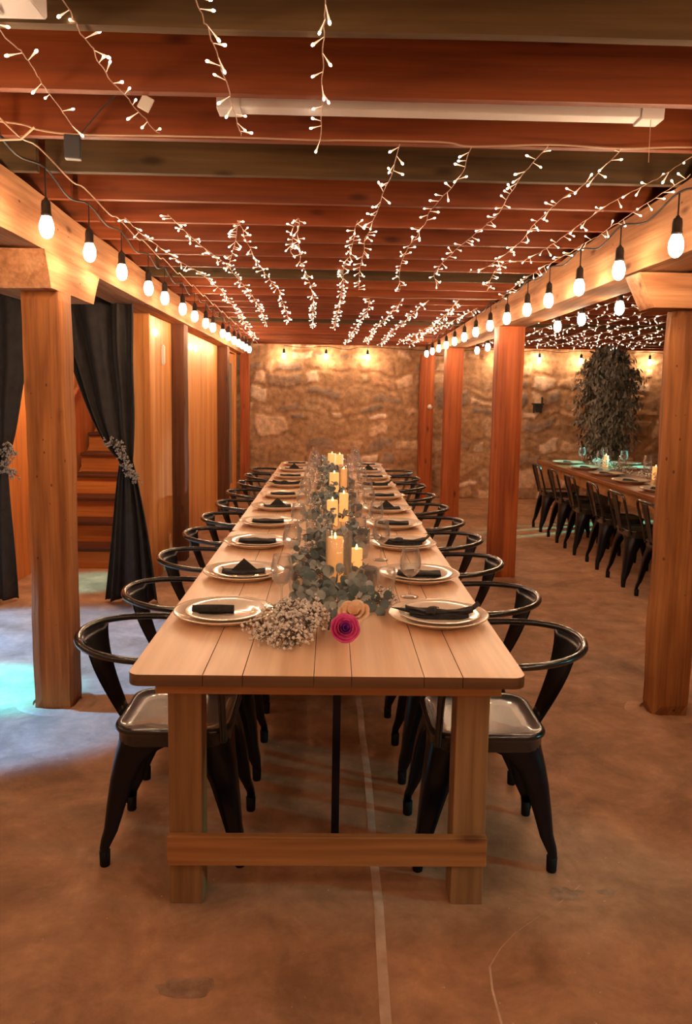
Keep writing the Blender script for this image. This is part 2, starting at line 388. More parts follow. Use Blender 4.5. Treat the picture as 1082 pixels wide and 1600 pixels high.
mb = MB()
for (sx_, sy0, ra, rb_, sd) in ((-.345, 1.785, .075, .035, 1), (.735, 2.16, .05, .028, 2), (.86, 2.17, .03, .012, 3)):
    n_ = 30; vs = [(sx_, sy0, .0014)]
    for k_ in range(n_):
        a = 2*PI*k_/n_; q = 1+.45*noise.noise(Vector((math.cos(a)*1.7, math.sin(a)*1.7, sd)))
        vs.append((sx_+ra*q*math.cos(a), sy0+rb_*q*math.sin(a), .0012))
    mb.add(vs, [(0, 1+k_, 1+(k_+1) % n_) for k_ in range(n_)])
M['patch'] = noisy('darker floor patch', srgb(136, 104, 80), srgb(176, 140, 116), 25, .7, .3)
struct('trim_0', mb, 'patch')

def stone_wall(name, x0, x1, flip=False, y=YB, seed=3, z1=2.62):
    rnd = random.Random(seed)
    rows = []; z = -.05
    while z < z1+.1:
        h = rnd.choice([.14, .2, .26, .32]); cells = []; x = min(x0, x1)-.5
        while x < max(x0, x1)+.5:
            w = rnd.uniform(.18, .50)*(.8 if h < .2 else 1); sp = rnd.random() < .28 and h > .2
            cells.append((x, x+w, sp, rnd.random(), rnd.random(), rnd.uniform(.35, .65))); x += w
        rows.append((z, z+h, cells)); z += h
    step = .022; nu = int(abs(x1-x0)/step); nv = int(z1/step)
    pal = [srgb(222, 190, 160), srgb(240, 216, 194), srgb(186, 152, 120), srgb(160, 128, 98), srgb(206, 164, 130), srgb(180, 142, 104), srgb(146, 130, 120), srgb(232, 200, 172)]
    mortar = srgb(178, 142, 108)
    verts = []; cols = []
    for i in range(nu+1):
        for j in range(nv+1):
            X = x0+(x1-x0)*i/nu; Z = z1*j/nv
            nvv = noise.noise_vector(Vector((X*3.1, Z*2.2, seed)))*.11+noise.noise_vector(Vector((X*6, Z*6, seed+5)))*.045
            a, b = X+nvv.x, Z+nvv.y*.9
            hgt = 0; col = mortar
            for z0_, z1_, cells in rows:
                if z0_ <= b < z1_:
                    for c in cells:
                        if c[0] <= a < c[1]:
                            lo, hi, q = z0_, z1_, c[3]
                            if c[2]:
                                mid = lo+(hi-lo)*c[5]
                                if b < mid: hi = mid
                                else: lo = mid; q = c[4]
                            wx, wz = (c[1]-c[0])/2, (hi-lo)/2
                            ex = 1-abs(a-(c[0]+wx))/wx; ez = 1-abs(b-(lo+wz))/wz
                            d = min(ex*wx, ez*wz, math.hypot(ex*wx, ez*wz)*.75)
                            d = d-.010-.02*q+.02*noise.noise(Vector((X*6, Z*6, 9)))
                            t = max(0, min(1, d/.022)); t = t*t*(3-2*t)
                            t *= (0.35 if q < .22 else 1)
                            hgt = t*(.010+.020*q)
                            pc = pal[int(q*997) % len(pal)]
                            sm = noise.noise(Vector((X*1.6+20, Z*1.6, 2)))
                            tt = t*max(0, min(1, 1.1-1.2*sm))*(.6+.4*q)
                            col = tuple(mortar[k]*(1-tt)+pc[k]*tt for k in range(3))+(1,)
                            break
                    break
            hgt += .012*noise.noise(Vector((X*5, Z*5, 1)))+.006*noise.noise(Vector((X*17, Z*17, 1)))
            s = 1.12+.25*noise.noise(Vector((X*.9, Z*.9, 4)))
            cols.append((col[0]*s, col[1]*s, col[2]*s, 1)); verts.append((X, y-hgt, Z))
    faces = [(i*(nv+1)+j, (i+1)*(nv+1)+j, (i+1)*(nv+1)+j+1, i*(nv+1)+j+1) for i in range(nu) for j in range(nv)]
    me = bpy.data.meshes.new(name); me.from_pydata(verts, [], faces); me.materials.append(M['stone'])
    ca = me.color_attributes.new('stone', 'FLOAT_COLOR', 'POINT'); ca.data.foreach_set('color', np.array(cols, dtype=np.float32).ravel())
    me.polygons.foreach_set('use_smooth', [True]*len(me.polygons)); me.update()
    o = link(name, me); o['kind'] = 'structure'
    m = o.modifiers.new('thickness', 'SOLIDIFY'); m.thickness = .12; m.offset = -1
    return o
stone_wall('wall_back', XL, XR)
M['sidestone'] = noisy('side wall plaster', srgb(120, 90, 64), srgb(168, 130, 98), 3, .9, .6, dist=.05)
mb = MB(); mb.box(XL-.2, XL, YN, YB, 0, 2.62); struct('wall_left', mb, 'sidestone')
mb = MB(); mb.box(XR, XR+.2, YN, YB, 0, 2.62); struct('wall_right', mb, 'sidestone')
mb = MB(); mb.box(XL-.2, XR+.2, YN-.2, YN, 0, 2.62); struct('wall_front', mb, 'sidestone')
mb = MB(); mb.prism([(YN, 2.585), (2.5, 2.585), (YB, 2.585-.019*8.7), (YB, 2.65), (YN, 2.65)], XL, XR, 'x'); struct('ceiling', mb, 'deck')

def zc(y): return ZJ-.019*max(0, y-2.5)
k = 0; tn = 3
ys = [1.90+.393*i for i in range(-11, 24)]
lookup_dark = {0, 3, 9, 16}
for yj in ys:
    idx = round((yj-1.90)/.393)
    mt = 'joistdark' if idx in lookup_dark or (idx < 0 and idx % 4 == 0) else 'joist'
    if yj > YB-.1: continue
    for (xa, xb, oy, dz) in ((-1.12, 1.40, 0, 0), (XL, -1.14, .004, .0), (1.36, XR, .05, .0)):
        amp = .006 if mt == 'joistdark' else .002
        dq = zc(yj)-ZJ; mb = hewn(xa, xb, yj+oy, yj+oy+.045, ZJ+dz+dq, 2.584+dq, amp, .14, idx+xa)
        struct('trim_%d' % tn, mb, mt); tn += 1

# timber frame -------------------------------------------------------------
def post(x0, x1, y0, y1, z1, mat, label, seed, amp=.004, chamfer=0, bolster=None):
    cx_, cy_ = (x0+x1)/2, (y0+y1)/2
    r = empty('timber_post', (cx_, cy_, 0), label=label, cat='post', group='timber posts under the beams')
    hewn(x0-cx_, x1-cx_, y0-cy_, y1-cy_, 0, z1, amp, .05, seed, chamfer).build('shaft', mat, r)
    if bolster: bolster(cx_, cy_, r)
    return r
def bolsterL(cx_, cy_, r):
    # runs along the beam, ends cut back
    s = hewn(0, 1, 0, 1, 0, 1, 0, .12)
    vs = []
    X0, X1, Z0, Z1 = -1.53, -1.215, 1.93, 2.084
    for (x, y, z) in s.v:
        ya, yb = 3.345, 4.12
        ya += .06*(1-z); yb -= .11*(1-z)
        p = Vector((X0+(X1-X0)*x, ya+(yb-ya)*y, Z0+(Z1-Z0)*z)); d = noise.noise_vector(p*5)*.004
        vs.append(tuple(p+d-Vector((cx_, cy_, 0))))
    s.v = vs; s.build('bolster', 'beam', r)
def bolsterR(cx_, cy_, r):
    s = hewn(0, 1, 0, 1, 0, 1, 0, .12); vs = []
    for (x, y, z) in s.v:
        xa, xb = 1.335+.075*(1-z), 2.05-.075*(1-z)
        p = Vector((xa+(xb-xa)*x, 3.42+.17*y, 1.9+.150*z)); d = noise.noise_vector(p*5)*.004
        vs.append(tuple(p+d-Vector((cx_, cy_, 0))))
    s.v = vs; s.build('bolster', 'beamx', r)
post(-1.385, -1.205, 3.48, 3.67, 1.94, 'post', 'rough near left timber post with nail holes, flaring bolster on top', 1, .006, .004, bolsterL)
post(1.535, 1.735, 3.47, 3.62, 1.915, 'post', 'weathered near right timber post at the picture edge under a wide bolster', 2, .006, .012, bolsterR)
post(1.335, 1.555, 6.25, 6.45, 2.07, 'postred', 'red-brown timber post in the middle of the right row', 3)
post(1.350, 1.565, 9.2, 9.40, 2.07, 'postred', 'red-brown timber post second from the stone wall, right row', 4)
p5 = post(1.25, 1.45, 10.92, 11.1, 2.07, 'postred', 'far right timber post against the stone wall with small white sensor', 5)
p5c = p5
mb = MB(); mb.lathe([(0, 0), (.03, .004), (.036, .02), (.03, .036), (0, .04)], 14, mat=Matrix.Translation((.04, -.085, 1.335)) @ Matrix.Rotation(R(90), 4, 'X')); mb.build('sensor', 'whiteplastic', p5)['label'] = 'small white round sensor'
post(-1.46, -1.275, 6.72, 6.92, 2.075, 'postbrown', 'dark timber post between two honey wood panels, nearer one', 6)
post(-1.46, -1.275, 9.48, 9.68, 2.05, 'postbrown', 'dark timber post before the far left door', 7)
post(-1.30, -1.17, 10.93, 11.1, 2.04, 'postred', 'orange timber post in the far left corner beside the stone wall', 8)
def beam(x0, x1, z0, z1, label, seed):
    s_ = hewn(x0, x1, YN, 11.12, z0, z1, .007, .13, seed)
    sl = -.008 if x0 < 0 else 0.; nv_ = []
    for (x, y, z) in s_.v:
        t = (z-z0)/(z1-z0); nv_.append((x, y, (z0+sl*max(0, y-3))*(1-t)+(zc(y)-.002)*t))
    s_.v = nv_; o = s_.build('timber_beam', 'beam'); tag(o, label, 'beam', 'main beams')
    return o
beam(-1.50, -1.245, 2.10, ZJ, 'long pale timber beam along the left side of the room', 11)
beam(1.335, 1.57, 2.06, ZJ, 'long pale timber beam along the right side of the room', 12)
# rough concrete collars round the post feet
for (x, y, r_, l) in ((-1.295, 3.575, .19, 'concrete collar round the foot of the near left post'), (1.635, 3.545, .19, 'concrete collar round the foot of the near right post')):
    mb = MB(); n_ = 26; prof = [(1.0, .0), (.93, .006), (.80, .008), (.62, .008)]
    vs = []
    for (q, z) in prof:
        for k_ in range(n_):
            a = 2*PI*k_/n_; rr = r_*q*(1+.10*noise.noise(Vector((math.cos(a)*1.5, math.sin(a)*1.5, x))))
            vs.append((rr*math.cos(a), rr*math.sin(a)*.8, z))
    mb.add(vs, [(i*n_+k_, i*n_+(k_+1) % n_, (i+1)*n_+(k_+1) % n_, (i+1)*n_+k_) for i in range(3) for k_ in range(n_)], 0, True)
    tag(mb.build('concrete_collar', 'floor', loc=(x, y, 0)), l, 'footing', 'post footings')

# wood panelled partition on the left
def planks(name, x, y0, y1, z1=2.07, w=.19, mat='panel', th=.03):
    mb = MB(); y = y0
    while y < y1-.01:
        yb = min(y+w, y1); mb.box(x-th, x, y+.001, yb-.001, 0, z1); y = yb
    mb.box(x-th-.02, x-th+.004, y0, y1, 0, z1)
    return struct(name, mb, mat, bevel=.003)
planks('wall_left_panel', -1.385, 5.95, 6.72)
planks('wall_left_panel.001', -1.40, 6.92, 9.48)
mb = MB(); mb.box(-1.535, -1.436, 5.93, 6.0, 0, 2.12); mb.box(-1.436, -1.386, 5.925, 5.949, 0, 2.12); struct('trim_%d' % tn, mb, 'panel', bevel=.003); tn += 1
mb = MB(); mb.box(-1.372, -1.362, 6.32, 6.36, 1.72, 1.86)
mb.box(-1.384, -1.371, 6.31, 6.37, 1.71, 1.87)
tag(mb.build('light_switch', 'whiteplastic', bevel=.002), 'slim white switch plate high on the first wood panel', 'switch')
# far left door
d = MB(); d.box(-1.385, -1.34, 9.70, 9.80, 0, 2.10); d.box(-1.385, -1.34, 10.78, 10.92, 0, 2.10); d.box(-1.385, -1.34, 9.80, 10.78, 2.02, 2.10)
dr = struct('door_1', d, 'panel', bevel=.003)
d = MB(); d.box(-1.385, -1.36, 9.81, 9.98, 0, 2.01); d.box(-1.385, -1.36, 10.60, 10.77, 0, 2.01); d.box(-1.385, -1.36, 9.98, 10.60, 1.88, 2.01); d.box(-1.385, -1.36, 9.98, 10.60, 0, .25)
d.build('door_leaf', 'panel', dr, bevel=.003)
d = MB(); d.box(-1.378, -1.368, 9.98, 10.60, .25, 1.88); d.build('pane', 'pane', dr)
d = MB(); d.lathe([(0, 0), (.012, .0), (.012, .03), (.026, .035), (.03, .05), (.02, .065), (0, .068)], 14, mat=Matrix.Translation((-1.36, 9.9, 1.0)) @ Matrix.Rotation(R(90), 4, 'Y')); d.build('door_knob', 'steel', dr)

# stairs -------------------------------------------------------------------
st = empty('staircase', (-1.95, 6.4, 0), label='wooden stairs with dark nosings rising behind the black curtains', cat='stairs')
for i in range(11):
    mb = MB(); mb.box(-.45, .42, i*.25, i*.25+.02, i*.18, (i+1)*.18-.03); mb.build('riser', 'stair', st)
    mb = MB(); mb.box(-.45, .42, i*.25-.03, (i+1)*.25+.02, (i+1)*.18-.03, (i+1)*.18); mb.build('tread', 'tread', st, bevel=.006)
mb = MB(); mb.prism([(0, 0), (2.75, 1.98), (2.75, 1.7), (.38, 0)], -.47, -.45, 'x'); mb.prism([(0, 0), (2.75, 1.98), (2.75, 1.7), (.38, 0)], .42, .44, 'x'); mb.build('stringer', 'stair', st)
mb = MB(); mb.box(-2.50, -2.44, 5.6, 9.3, 0, 2.58); struct('wall_stair_left', mb, 'plain_ply')
mb = MB(); mb.box(-1.50, -1.455, 6.72, 9.3, 0, 2.3); struct('wall_stair_right', mb, 'plain_ply')
mb = MB(); mb.box(-1.50, -1.455, 6.0, 6.72, 0, 2.3); struct('wall_stair_right.001', mb, 'plain_ply')
mb = MB(); mb.box(-2.5, -1.455, 9.3, 9.36, 0, 2.58); struct('wall_stair_back', mb, 'plain_ply')
# sloping handrail board
mb = MB(); mb.tube([(-2.39, 6.3, .95), (-2.39, 9.1, 2.5)], .022, 10); tag(mb.build('handrail', 'stair'), 'sloping wooden handrail on the stairwell wall', 'handrail')

# curtains -----------------------------------------------------------------
def curtain(xc_tie, x_in, x_out, b0, b1, label, y=5.35, ztop=2.3, ztie=1.02, seed=0):
    """hangs from x_in..x_out at the top, gathered at xc_tie, spreading to xc_tie+b0..b1 at the floor"""
    sg = 1 if x_out > x_in else -1
    def fn(u, v):
        z = ztop*(1-v)+.015
        t = (z-ztie)/(ztop-ztie)
        tie = xc_tie+sg*(u-.5)*.085
        if t > 0:
            pw = .66*(1-u)+.30*u
            x = tie*(1-t**pw)+(x_in+(x_out-x_in)*u)*t**pw; amp = .022+.026*t
        else:
            s = -t/(ztie/(ztop-ztie)); uu = u if sg > 0 else 1-u
            x = tie*(1-s**.8)+(xc_tie+b0+(b1-b0)*uu)*s**.8; amp = .022+.022*s
        ph = u*PI*2*3.6+1.6*math.sin(u*7+seed)
        fold = math.sin(ph+.9*noise.noise(Vector((u*3, z*1.1, xc_tie))))
        yy = y+amp*fold+amp*.35*math.sin(ph*2.3+1)+.05*noise.noise(Vector((u*2.2, z*1.2, 3+seed)))
        if t > 0: yy += .022*math.sin((z*7+(x-x_in)*sg*9))*math.sin(PI*min(1, t))
        return (x-xc_tie, yy-y, z)
    r = empty('drape_curtain', (xc_tie, y, 0), label=label, cat='curtain', group='tied back black drapes')
    mb = MB(); mb.grid(fn, 80, 70); mb.build('cloth', 'curtain', r, solid=.004)
    return r
def sprig(name, parent, pts, nb, spread, seed, mats=('stem', 'breath'), rb=.0065, rs=.0013, blen=.05, down=0):
    """branching sprigs of tiny blooms scattered round a path"""
    rnd = random.Random(seed); stem = MB(); bl = MB()
    pts = [Vector(p) for p in pts]
    for i in range(nb):
        t = rnd.random()*(len(pts)-1); k_ = int(t); p = pts[k_].lerp(pts[min(k_+1, len(pts)-1)], t-k_)
        d = Vector((rnd.gauss(0, 1), rnd.gauss(0, 1), rnd.gauss(0, 1)-down)).normalized()
        q = p+Vector([d[a]*spread[a]*rnd.uniform(.3, 1) for a in range(3)])
        stem.tube([p, p.lerp(q, .6)+Vector((0, 0, .006)), q], rs, 3, caps=False)
        for j in range(3):
            e = q+Vector((rnd.gauss(0, 1), rnd.gauss(0, 1), rnd.gauss(0, 1))).normalized()*blen*rnd.uniform(.1, .4)
            if parent.location.z+e.z < .004: continue
            stem.tube([q, e], rs*.7, 3, caps=False)
            rr = rb*rnd.uniform(.6, 1.1)
            vs = [(e.x+rr*a, e.y+rr*b, e.z+rr*c) for a, b, c in ((1, 0, 0), (-1, 0, 0), (0, 1, 0), (0, -1, 0), (0, 0, 1), (0, 0, -1))]
            bl.add(vs, [(0, 2, 4), (2, 1, 4), (1, 3, 4), (3, 0, 4), (2, 0, 5), (1, 2, 5), (3, 1, 5), (0, 3, 5)], 0, True)
    stem.build('stem', mats[0], parent); b = bl.build('blossom', mats[1], parent); b['kind'] = 'stuff'
    return parent
cR = curtain(-1.42, -1.98, -1.345, -.175, .215, "black drape tied back to the right beside the first wood panel")
cL = curtain(-2.30, -2.0, -2.78, -.24, .09, "black drape at the left picture edge, behind the near left post", seed=2)
mb = MB(); mb.tube([(-2.85, 5.36, 2.27), (-1.30, 5.36, 2.27)], .014, 10)
tag(mb.build('curtain_rod', 'cordb'), 'dark rod carrying the two black drapes', 'curtain rod')
for (xc, l) in ((-1.42, "dried baby's breath tie on the drape beside the wood panel"), (-2.30, "dried baby's breath tie on the drape at the left edge")):
    r = empty('flower_tie', (xc, 5.29, 1.0), label=l, cat='flowers', group='floral curtain ties')
    if xc > -2: pts = [(-.11, 0, .14), (-.03, -.02, .13), (.0, -.03, .04), (.03, -.03, -.05), (.09, 0, -.12)]
    else: pts = [(.02, -.02, .03), (.08, -.02, .12), (.12, 0, .05), (.05, -.02, -.04), (.14, 0, -.1)]
    sprig('x', r, pts, 95, (.045, .04, .045), 5, ('stem', 'breathold'), rb=.009, rs=.002, blen=.045)

# ------------------------------------------------------------------ long farm tables
LT = [(1.95, 4.07, 2.11, 3.88), (4.073, 6.17, 4.50, 5.73), (6.173, 8.25, 6.37, 7.57)]
LX = (-.53, -.33, -.225, -.037, .063, .255, .358, .53)
names = ['near', 'middle', 'far']
for t, (y0, y1, l0, l1) in enumerate(LT):
    r = empty('farm_table', (0, (y0+y1)/2, 0), label='%s pine farm table of the long row, planked top and square legs' % names[t] if t else 'near pine farm table facing the camera, square legs and low stretcher', cat='table', group='farm tables set end to end')
    cy_ = (y0+y1)/2
    rr = .035; mb = MB()
    for i in range(7):
        a, b = LX[i]+.0006, LX[i+1]-.0006
        poly = [(a, y0-cy_), (b, y0-cy_), (b, y1-cy_), (a, y1-cy_)]
        if i in (0, 6):
            poly = []
            def arc(cx0, cy0, a0):
                return [(cx0+rr*math.cos(a0+PI/2*q/5), cy0+rr*math.sin(a0+PI/2*q/5)) for q in range(6)]
            if i == 0: poly = arc(a+rr, y0-cy_+rr, PI)+[(b, y0-cy_), (b, y1-cy_)]+arc(a+rr, y1-cy_-rr, PI/2)
            else: poly = [(a, y1-cy_), (a, y0-cy_)]+arc(b-rr, y0-cy_+rr, -PI/2)+arc(b-rr, y1-cy_-rr, 0)
        mb.prism(poly, .728, .76, 'z')
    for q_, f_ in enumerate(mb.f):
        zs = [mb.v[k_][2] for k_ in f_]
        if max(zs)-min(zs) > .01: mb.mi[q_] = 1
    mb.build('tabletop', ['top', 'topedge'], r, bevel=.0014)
    for (yl) in (l0, l1):
        yl -= cy_
        for sx in (-1, 1):
            xa, xb = (-.456, -.360) if sx < 0 else (.372, .468)
            mb = MB(); mb.box(xa, xb, yl, yl+.09, 0, .727); mb.build('leg', 'tleg', r, bevel=.003)
        mb = MB(); mb.box(-.458, .470, yl-.025 if yl < 0 else yl+.091, yl-.001 if yl < 0 else yl+.115, .135, .225); mb.build('stretcher', 'trail', r, bevel=.003)
        mb = MB(); mb.box(-.485, .495, yl-.022 if yl < 0 else yl+.091, yl-.001 if yl < 0 else yl+.112, .652, .727); mb.build('cleat', 'trail', r, bevel=.002)
    if t == 0:
        mb = MB(); mb.box(.018, .044, 2.42-cy_, 2.446-cy_, 0, .727); mb.build('centre_leg', 'black', r)['label'] = 'thin dark steel support'

# ------------------------------------------------------------------ chairs
def leg_mesh(sx, sy, splay=1., kink=1.):
    """pressed steel corner leg, sheet wrapping the corner"""
    prof = [(.418, .172, -.002, -.001), (.400, .165, .0, .0), (.385, .138, .003, .001), (.365, .116, .007, .002), (.335, .096, .013, .003), (.28, .078, .022, .006), (.20, .062, .032, .009),
            (.12, .046, .040, .011), (.085, .038, .049, .015), (.062, .030, .052, .016), (.03, .027, .052, .016)]
    bx, by = .176, .163
    rows = []
    for z, w, dx, dy in prof:
        cx_, cy_ = bx+dx*splay, by+dy*splay; r_ = min(.056, w*.42); pts = []
        pts.append((cx_-w, cy_))
        pts.append((cx_-(w+r_)/2, cy_))
        for q in range(6):
            a = PI/2*(1-q/5); pts.append((cx_-r_+r_*math.cos(a), cy_-r_+r_*math.sin(a)))
        pts.append((cx_, cy_-(w+r_)/2)); pts.append((cx_, cy_-w))
        rows.append([(sx*p[0], sy*p[1], z) for p in pts])
    mb = MB(); nn = len(rows[0])
    vs = [p for r_ in rows for p in r_]
    mb.add(vs, [(i*nn+j, (i+1)*nn+j, (i+1)*nn+j+1, i*nn+j+1) for i in range(len(rows)-1) for j in range(nn-1)], 0, True)
    return mb
def rsq(hx, hy, r_, n=6):
    pts = []
    for (cx0, cy0, a0) in ((hx-r_, hy-r_, 0), (-hx+r_, hy-r_, PI/2), (-hx+r_, -hy+r_, PI), (hx-r_, -hy+r_, 3*PI/2)):
        for q in range(n+1): a = a0+PI/2*q/n; pts.append((cx0+r_*math.cos(a), cy0+r_*math.sin(a)))
    return pts
def seat_mesh(hx=.186, hy=.176):
    mb = MB(); prof = [(-.010, .395), (-.008, .40), (-.008, .425), (-.002, .436), (.002, .444), (.0, .452), (-.008, .456), (-.018, .453), (-.03, .447), (-.05, .4445), (-.09, .443), (-.14, .442)]
    rings = []
    for d, z in prof:
        p = rsq(hx+d, hy+d, max(.012, .07+d*.5)); rings.append([(a, b, z) for a, b in p])
    n_ = len(rings[0]); vs = [q for r_ in rings for q in r_]
    fs = [(i*n_+k_, i*n_+(k_+1) % n_, (i+1)*n_+(k_+1) % n_, (i+1)*n_+k_) for i in range(len(rings)-1) for k_ in range(n_)]
    fs.append(tuple((len(rings)-1)*n_+k_ for k_ in range(n_)))
    mb.add(vs, fs, 0, True); return mb
LEGM = {}
def add_legs(r, feet=True):
    for sx in (-1, 1):
        for sy in (-1, 1):
            if (sx, sy) not in LEGM:
                LEGM[(sx, sy)] = leg_mesh(sx, sy).mesh('leg', 'black')
                LEGM['f', sx, sy] = MB().lathe([(0, 0), (.015, 0), (.0165, .004), (.0175, .05), (.012, .052)], 12, c=(sx*(.176+.052-.014), sy*(.163+.016-.014), 0)).mesh('foot_cap', 'rubber')
            l_ = link('leg', LEGM[(sx, sy)], r, solid=.003)
            link('foot_cap', LEGM['f', sx, sy], l_)
def smooth_path(ctrl, n=8):
    """Catmull-Rom through the control points"""
    P_ = [Vector(c) for c in ctrl]; out = []
    for i in range(len(P_)-1):
        p0 = P_[max(i-1, 0)]; p1 = P_[i]; p2 = P_[i+1]; p3 = P_[min(i+2, len(P_)-1)]
        for k_ in range(n):
            t = k_/n; out.append(.5*((2*p1)+(-p0+p2)*t+(2*p0-5*p1+4*p2-p3)*t*t+(-p0+3*p1-3*p2+p3)*t**3))
    out.append(P_[-1]); return out
def make_armchair():
    r = empty('metal_armchair', (0, 0, 0), cat='chair', group='black armchairs along the long table')
    seat_mesh().build('seat', 'seatm', r)
    add_legs(r)
    half = [(-.165, .185, .425), (-.165, .20, .50), (-.16, .222, .62), (-.135, .232, .672), (-.06, .236, .69), (.06, .235, .695), (.15, .225, .70), (.235, .185, .706), (.30, .11, .711), (.324, 0, .714)]
    ctrl = half+[(x, -y, z) for x, y, z in half[-2::-1]]
    mb = MB(); mb.tube(smooth_path(ctrl, 7), .0115, 10); mb.build('arm_rail', 'blackworn', r)
    def sp(u, v):
        w = .042+(.115-.042)*(v**1.1); y = (u*2-1)*w
        xb = .182+.008*v+(.316-.190)*v**1.0
        x = xb-(v**1.5)*.045*(y/.115)**2*1.0
        return (x, y, .425+.283*v)
    mb = MB(); mb.grid(sp, 14, 12); mb.build('back_splat', 'black', r, solid=.004)
    for sy in (-1, 1):
        mb = MB(); mb.lathe([(0, .004), (.005, .003), (.007, 0)], 10, mat=Matrix.Translation((.191, sy*.024, .462)) @ Matrix.Rotation(R(-90), 4, 'Y')); mb.build('rivet', 'steel', r)
    return r
armL = [2.46, 3.01, 3.65, 4.26, 4.83, 5.44, 6.09, 6.72, 7.32, 7.90]
armR = [2.44, 2.99, 3.60, 4.20, 4.77, 5.38, 6.02, 6.64, 7.24, 7.85]
proto = make_armchair(); first = True
rj = random.Random(4)
for side, lst in ((1, armR), (-1, armL)):
    for i, y in enumerate(lst):
        o = proto if first else copy_tree(proto); first = False
        j = 0 if i < 2 else 1
        o.location = (side*((.508 if side > 0 else .486)+.012*rj.uniform(-1, 1)*j), y, 0)
        o.rotation_euler = (0, 0, (0 if side > 0 else PI)+j*R(rj.uniform(-3, 3)))
        if i == 0: tx_ = 'nearest black metal armchair on the %s side of the long table'
        elif i == 9: tx_ = 'farthest black metal armchair on the %s side of the long table'
        else: tx_ = ORD[i]+' black metal armchair from the camera on the %s side of the long table'
        o['label'] = tx_ % ('right' if side > 0 else 'left')

def make_sidechair():
    r = empty('metal_side_chair', (0, 0, 0), cat='chair', group='black low-back chairs at the right-hand table')
    seat_mesh().build('seat', 'seatm', r); add_legs(r)
    half = [(.175, .15, .42), (.19, .155, .50), (.235, .165, .66), (.25, .16, .72), (.258, .13, .742), (.268, .06, .748), (.27, 0, .75)]
    ctrl = half+[(x, -y, z) for x, y, z in half[-2::-1]]
    mb = MB(); mb.tube(smooth_path(ctrl, 6), .011, 8); mb.build('back_frame', 'blackworn', r)
    mb = MB(); mb.grid(lambda u, v: (.19+.078*v, (u*2-1)*(.04+.022*v), .425+.32*v), 6, 8); mb.build('back_splat', 'black', r, solid=.004)
    return r
sproto = make_sidechair(); first = True
sy_ = [8.60, 7.98, 7.36, 6.74, 6.14, 5.54, 4.94, 4.36]
for i, y in enumerate(sy_):
    o = sproto if first else copy_tree(sproto); first = False
    o.location = (2.575+rj.uniform(-.01, .01), y, 0); o.rotation_euler = (0, 0, PI+R(rj.uniform(-4, 4)))
    o['label'] = ('farthest black low-back chair at the right-hand table, by its corner' if i == 0 else
                  ORD[i]+' black low-back chair from the far end of the right-hand table')

# ------------------------------------------------------------------ right-hand table
rt = empty('banquet_table', (2.98, 6.55, 0), label='long brown banquet table in the right-hand bay, seen past the post', cat='table')
mb = MB(); mb.box(-.52, .52, -2.5, 2.55, .725, .76); mb.build('tabletop', 'rtable', rt, bevel=.004)
for (a, b, c_, d_) in ((-.49, -.465, -2.45, 2.5), (.465, .49, -2.45, 2.5), (-.465, .465, -2.45, -2.42), (-.465, .465, 2.47, 2.5)):
    mb = MB(); mb.box(a, b, c_, d_, .62, .724); mb.build('apron', 'trail', rt, bevel=.002)
for a in (-.42, .33):
    for b in (-2.4, -.27, 1.07, 2.37):
        mb = MB(); mb.box(a if a > 0 else -.14, a+.09 if a > 0 else -.05, b, b+.09, 0, .724); mb.build('leg', 'tleg', rt, bevel=.003)

# ------------------------------------------------------------------ tableware
def lathe_obj(name, prof, mat, n=40, parent=None): return MB().lathe(prof, n).mesh(name, mat)
charger_me = lathe_obj('charger_plate', [(0, .004), (.09, .004), (.10, .002), (.105, .0), (.11, .003), (.135, .014), (.160, .024), (.165, .026), (.166, .029), (.160, .0285), (.135, .018), (.112, .009), (.10, .008), (0, .008)], 'charger', 56)
plate_me = lathe_obj('dinner_plate', [(0, .003), (.07, .003), (.075, 0), (.08, .002), (.095, .009), (.130, .018), (.133, .020), (.129, .021), (.095, .014), (.08, .0075), (0, .007)], 'plate', 56)
wine_prof = [(0, 0), (.033, 0), (.034, .002), (.02, .0045), (.006, .009), (.0038, .018), (.0035, .065), (.006, .074), (.020, .083), (.034, .098), (.0395, .118), (.0385, .140), (.0335, .165), (.030, .184), (.0292, .1845), (.0285, .184),
             (.032, .165), (.037, .140), (.038, .118), (.0325, .099), (.019, .085), (0, .080)]
wine_me = lathe_obj('wine_glass', wine_prof, 'glass', 32)
tumbler_me = lathe_obj('tumbler', [(0, 0), (.026, 0), (.029, .003), (.034, .03), (.037, .06), (.036, .085), (.0345, .095), (.0335, .095), (.034, .085), (.035, .06), (.032, .03), (.027, .008), (0, .007)], 'glass', 32)
votive_me = lathe_obj('votive_cup', [(0, 0), (.028, 0), (.032, .004), (.036, .03), (.036, .07), (.034, .078), (.032, .078), (.033, .068), (.033, .03), (.029, .01), (0, .008)], 'smokeglass', 28)
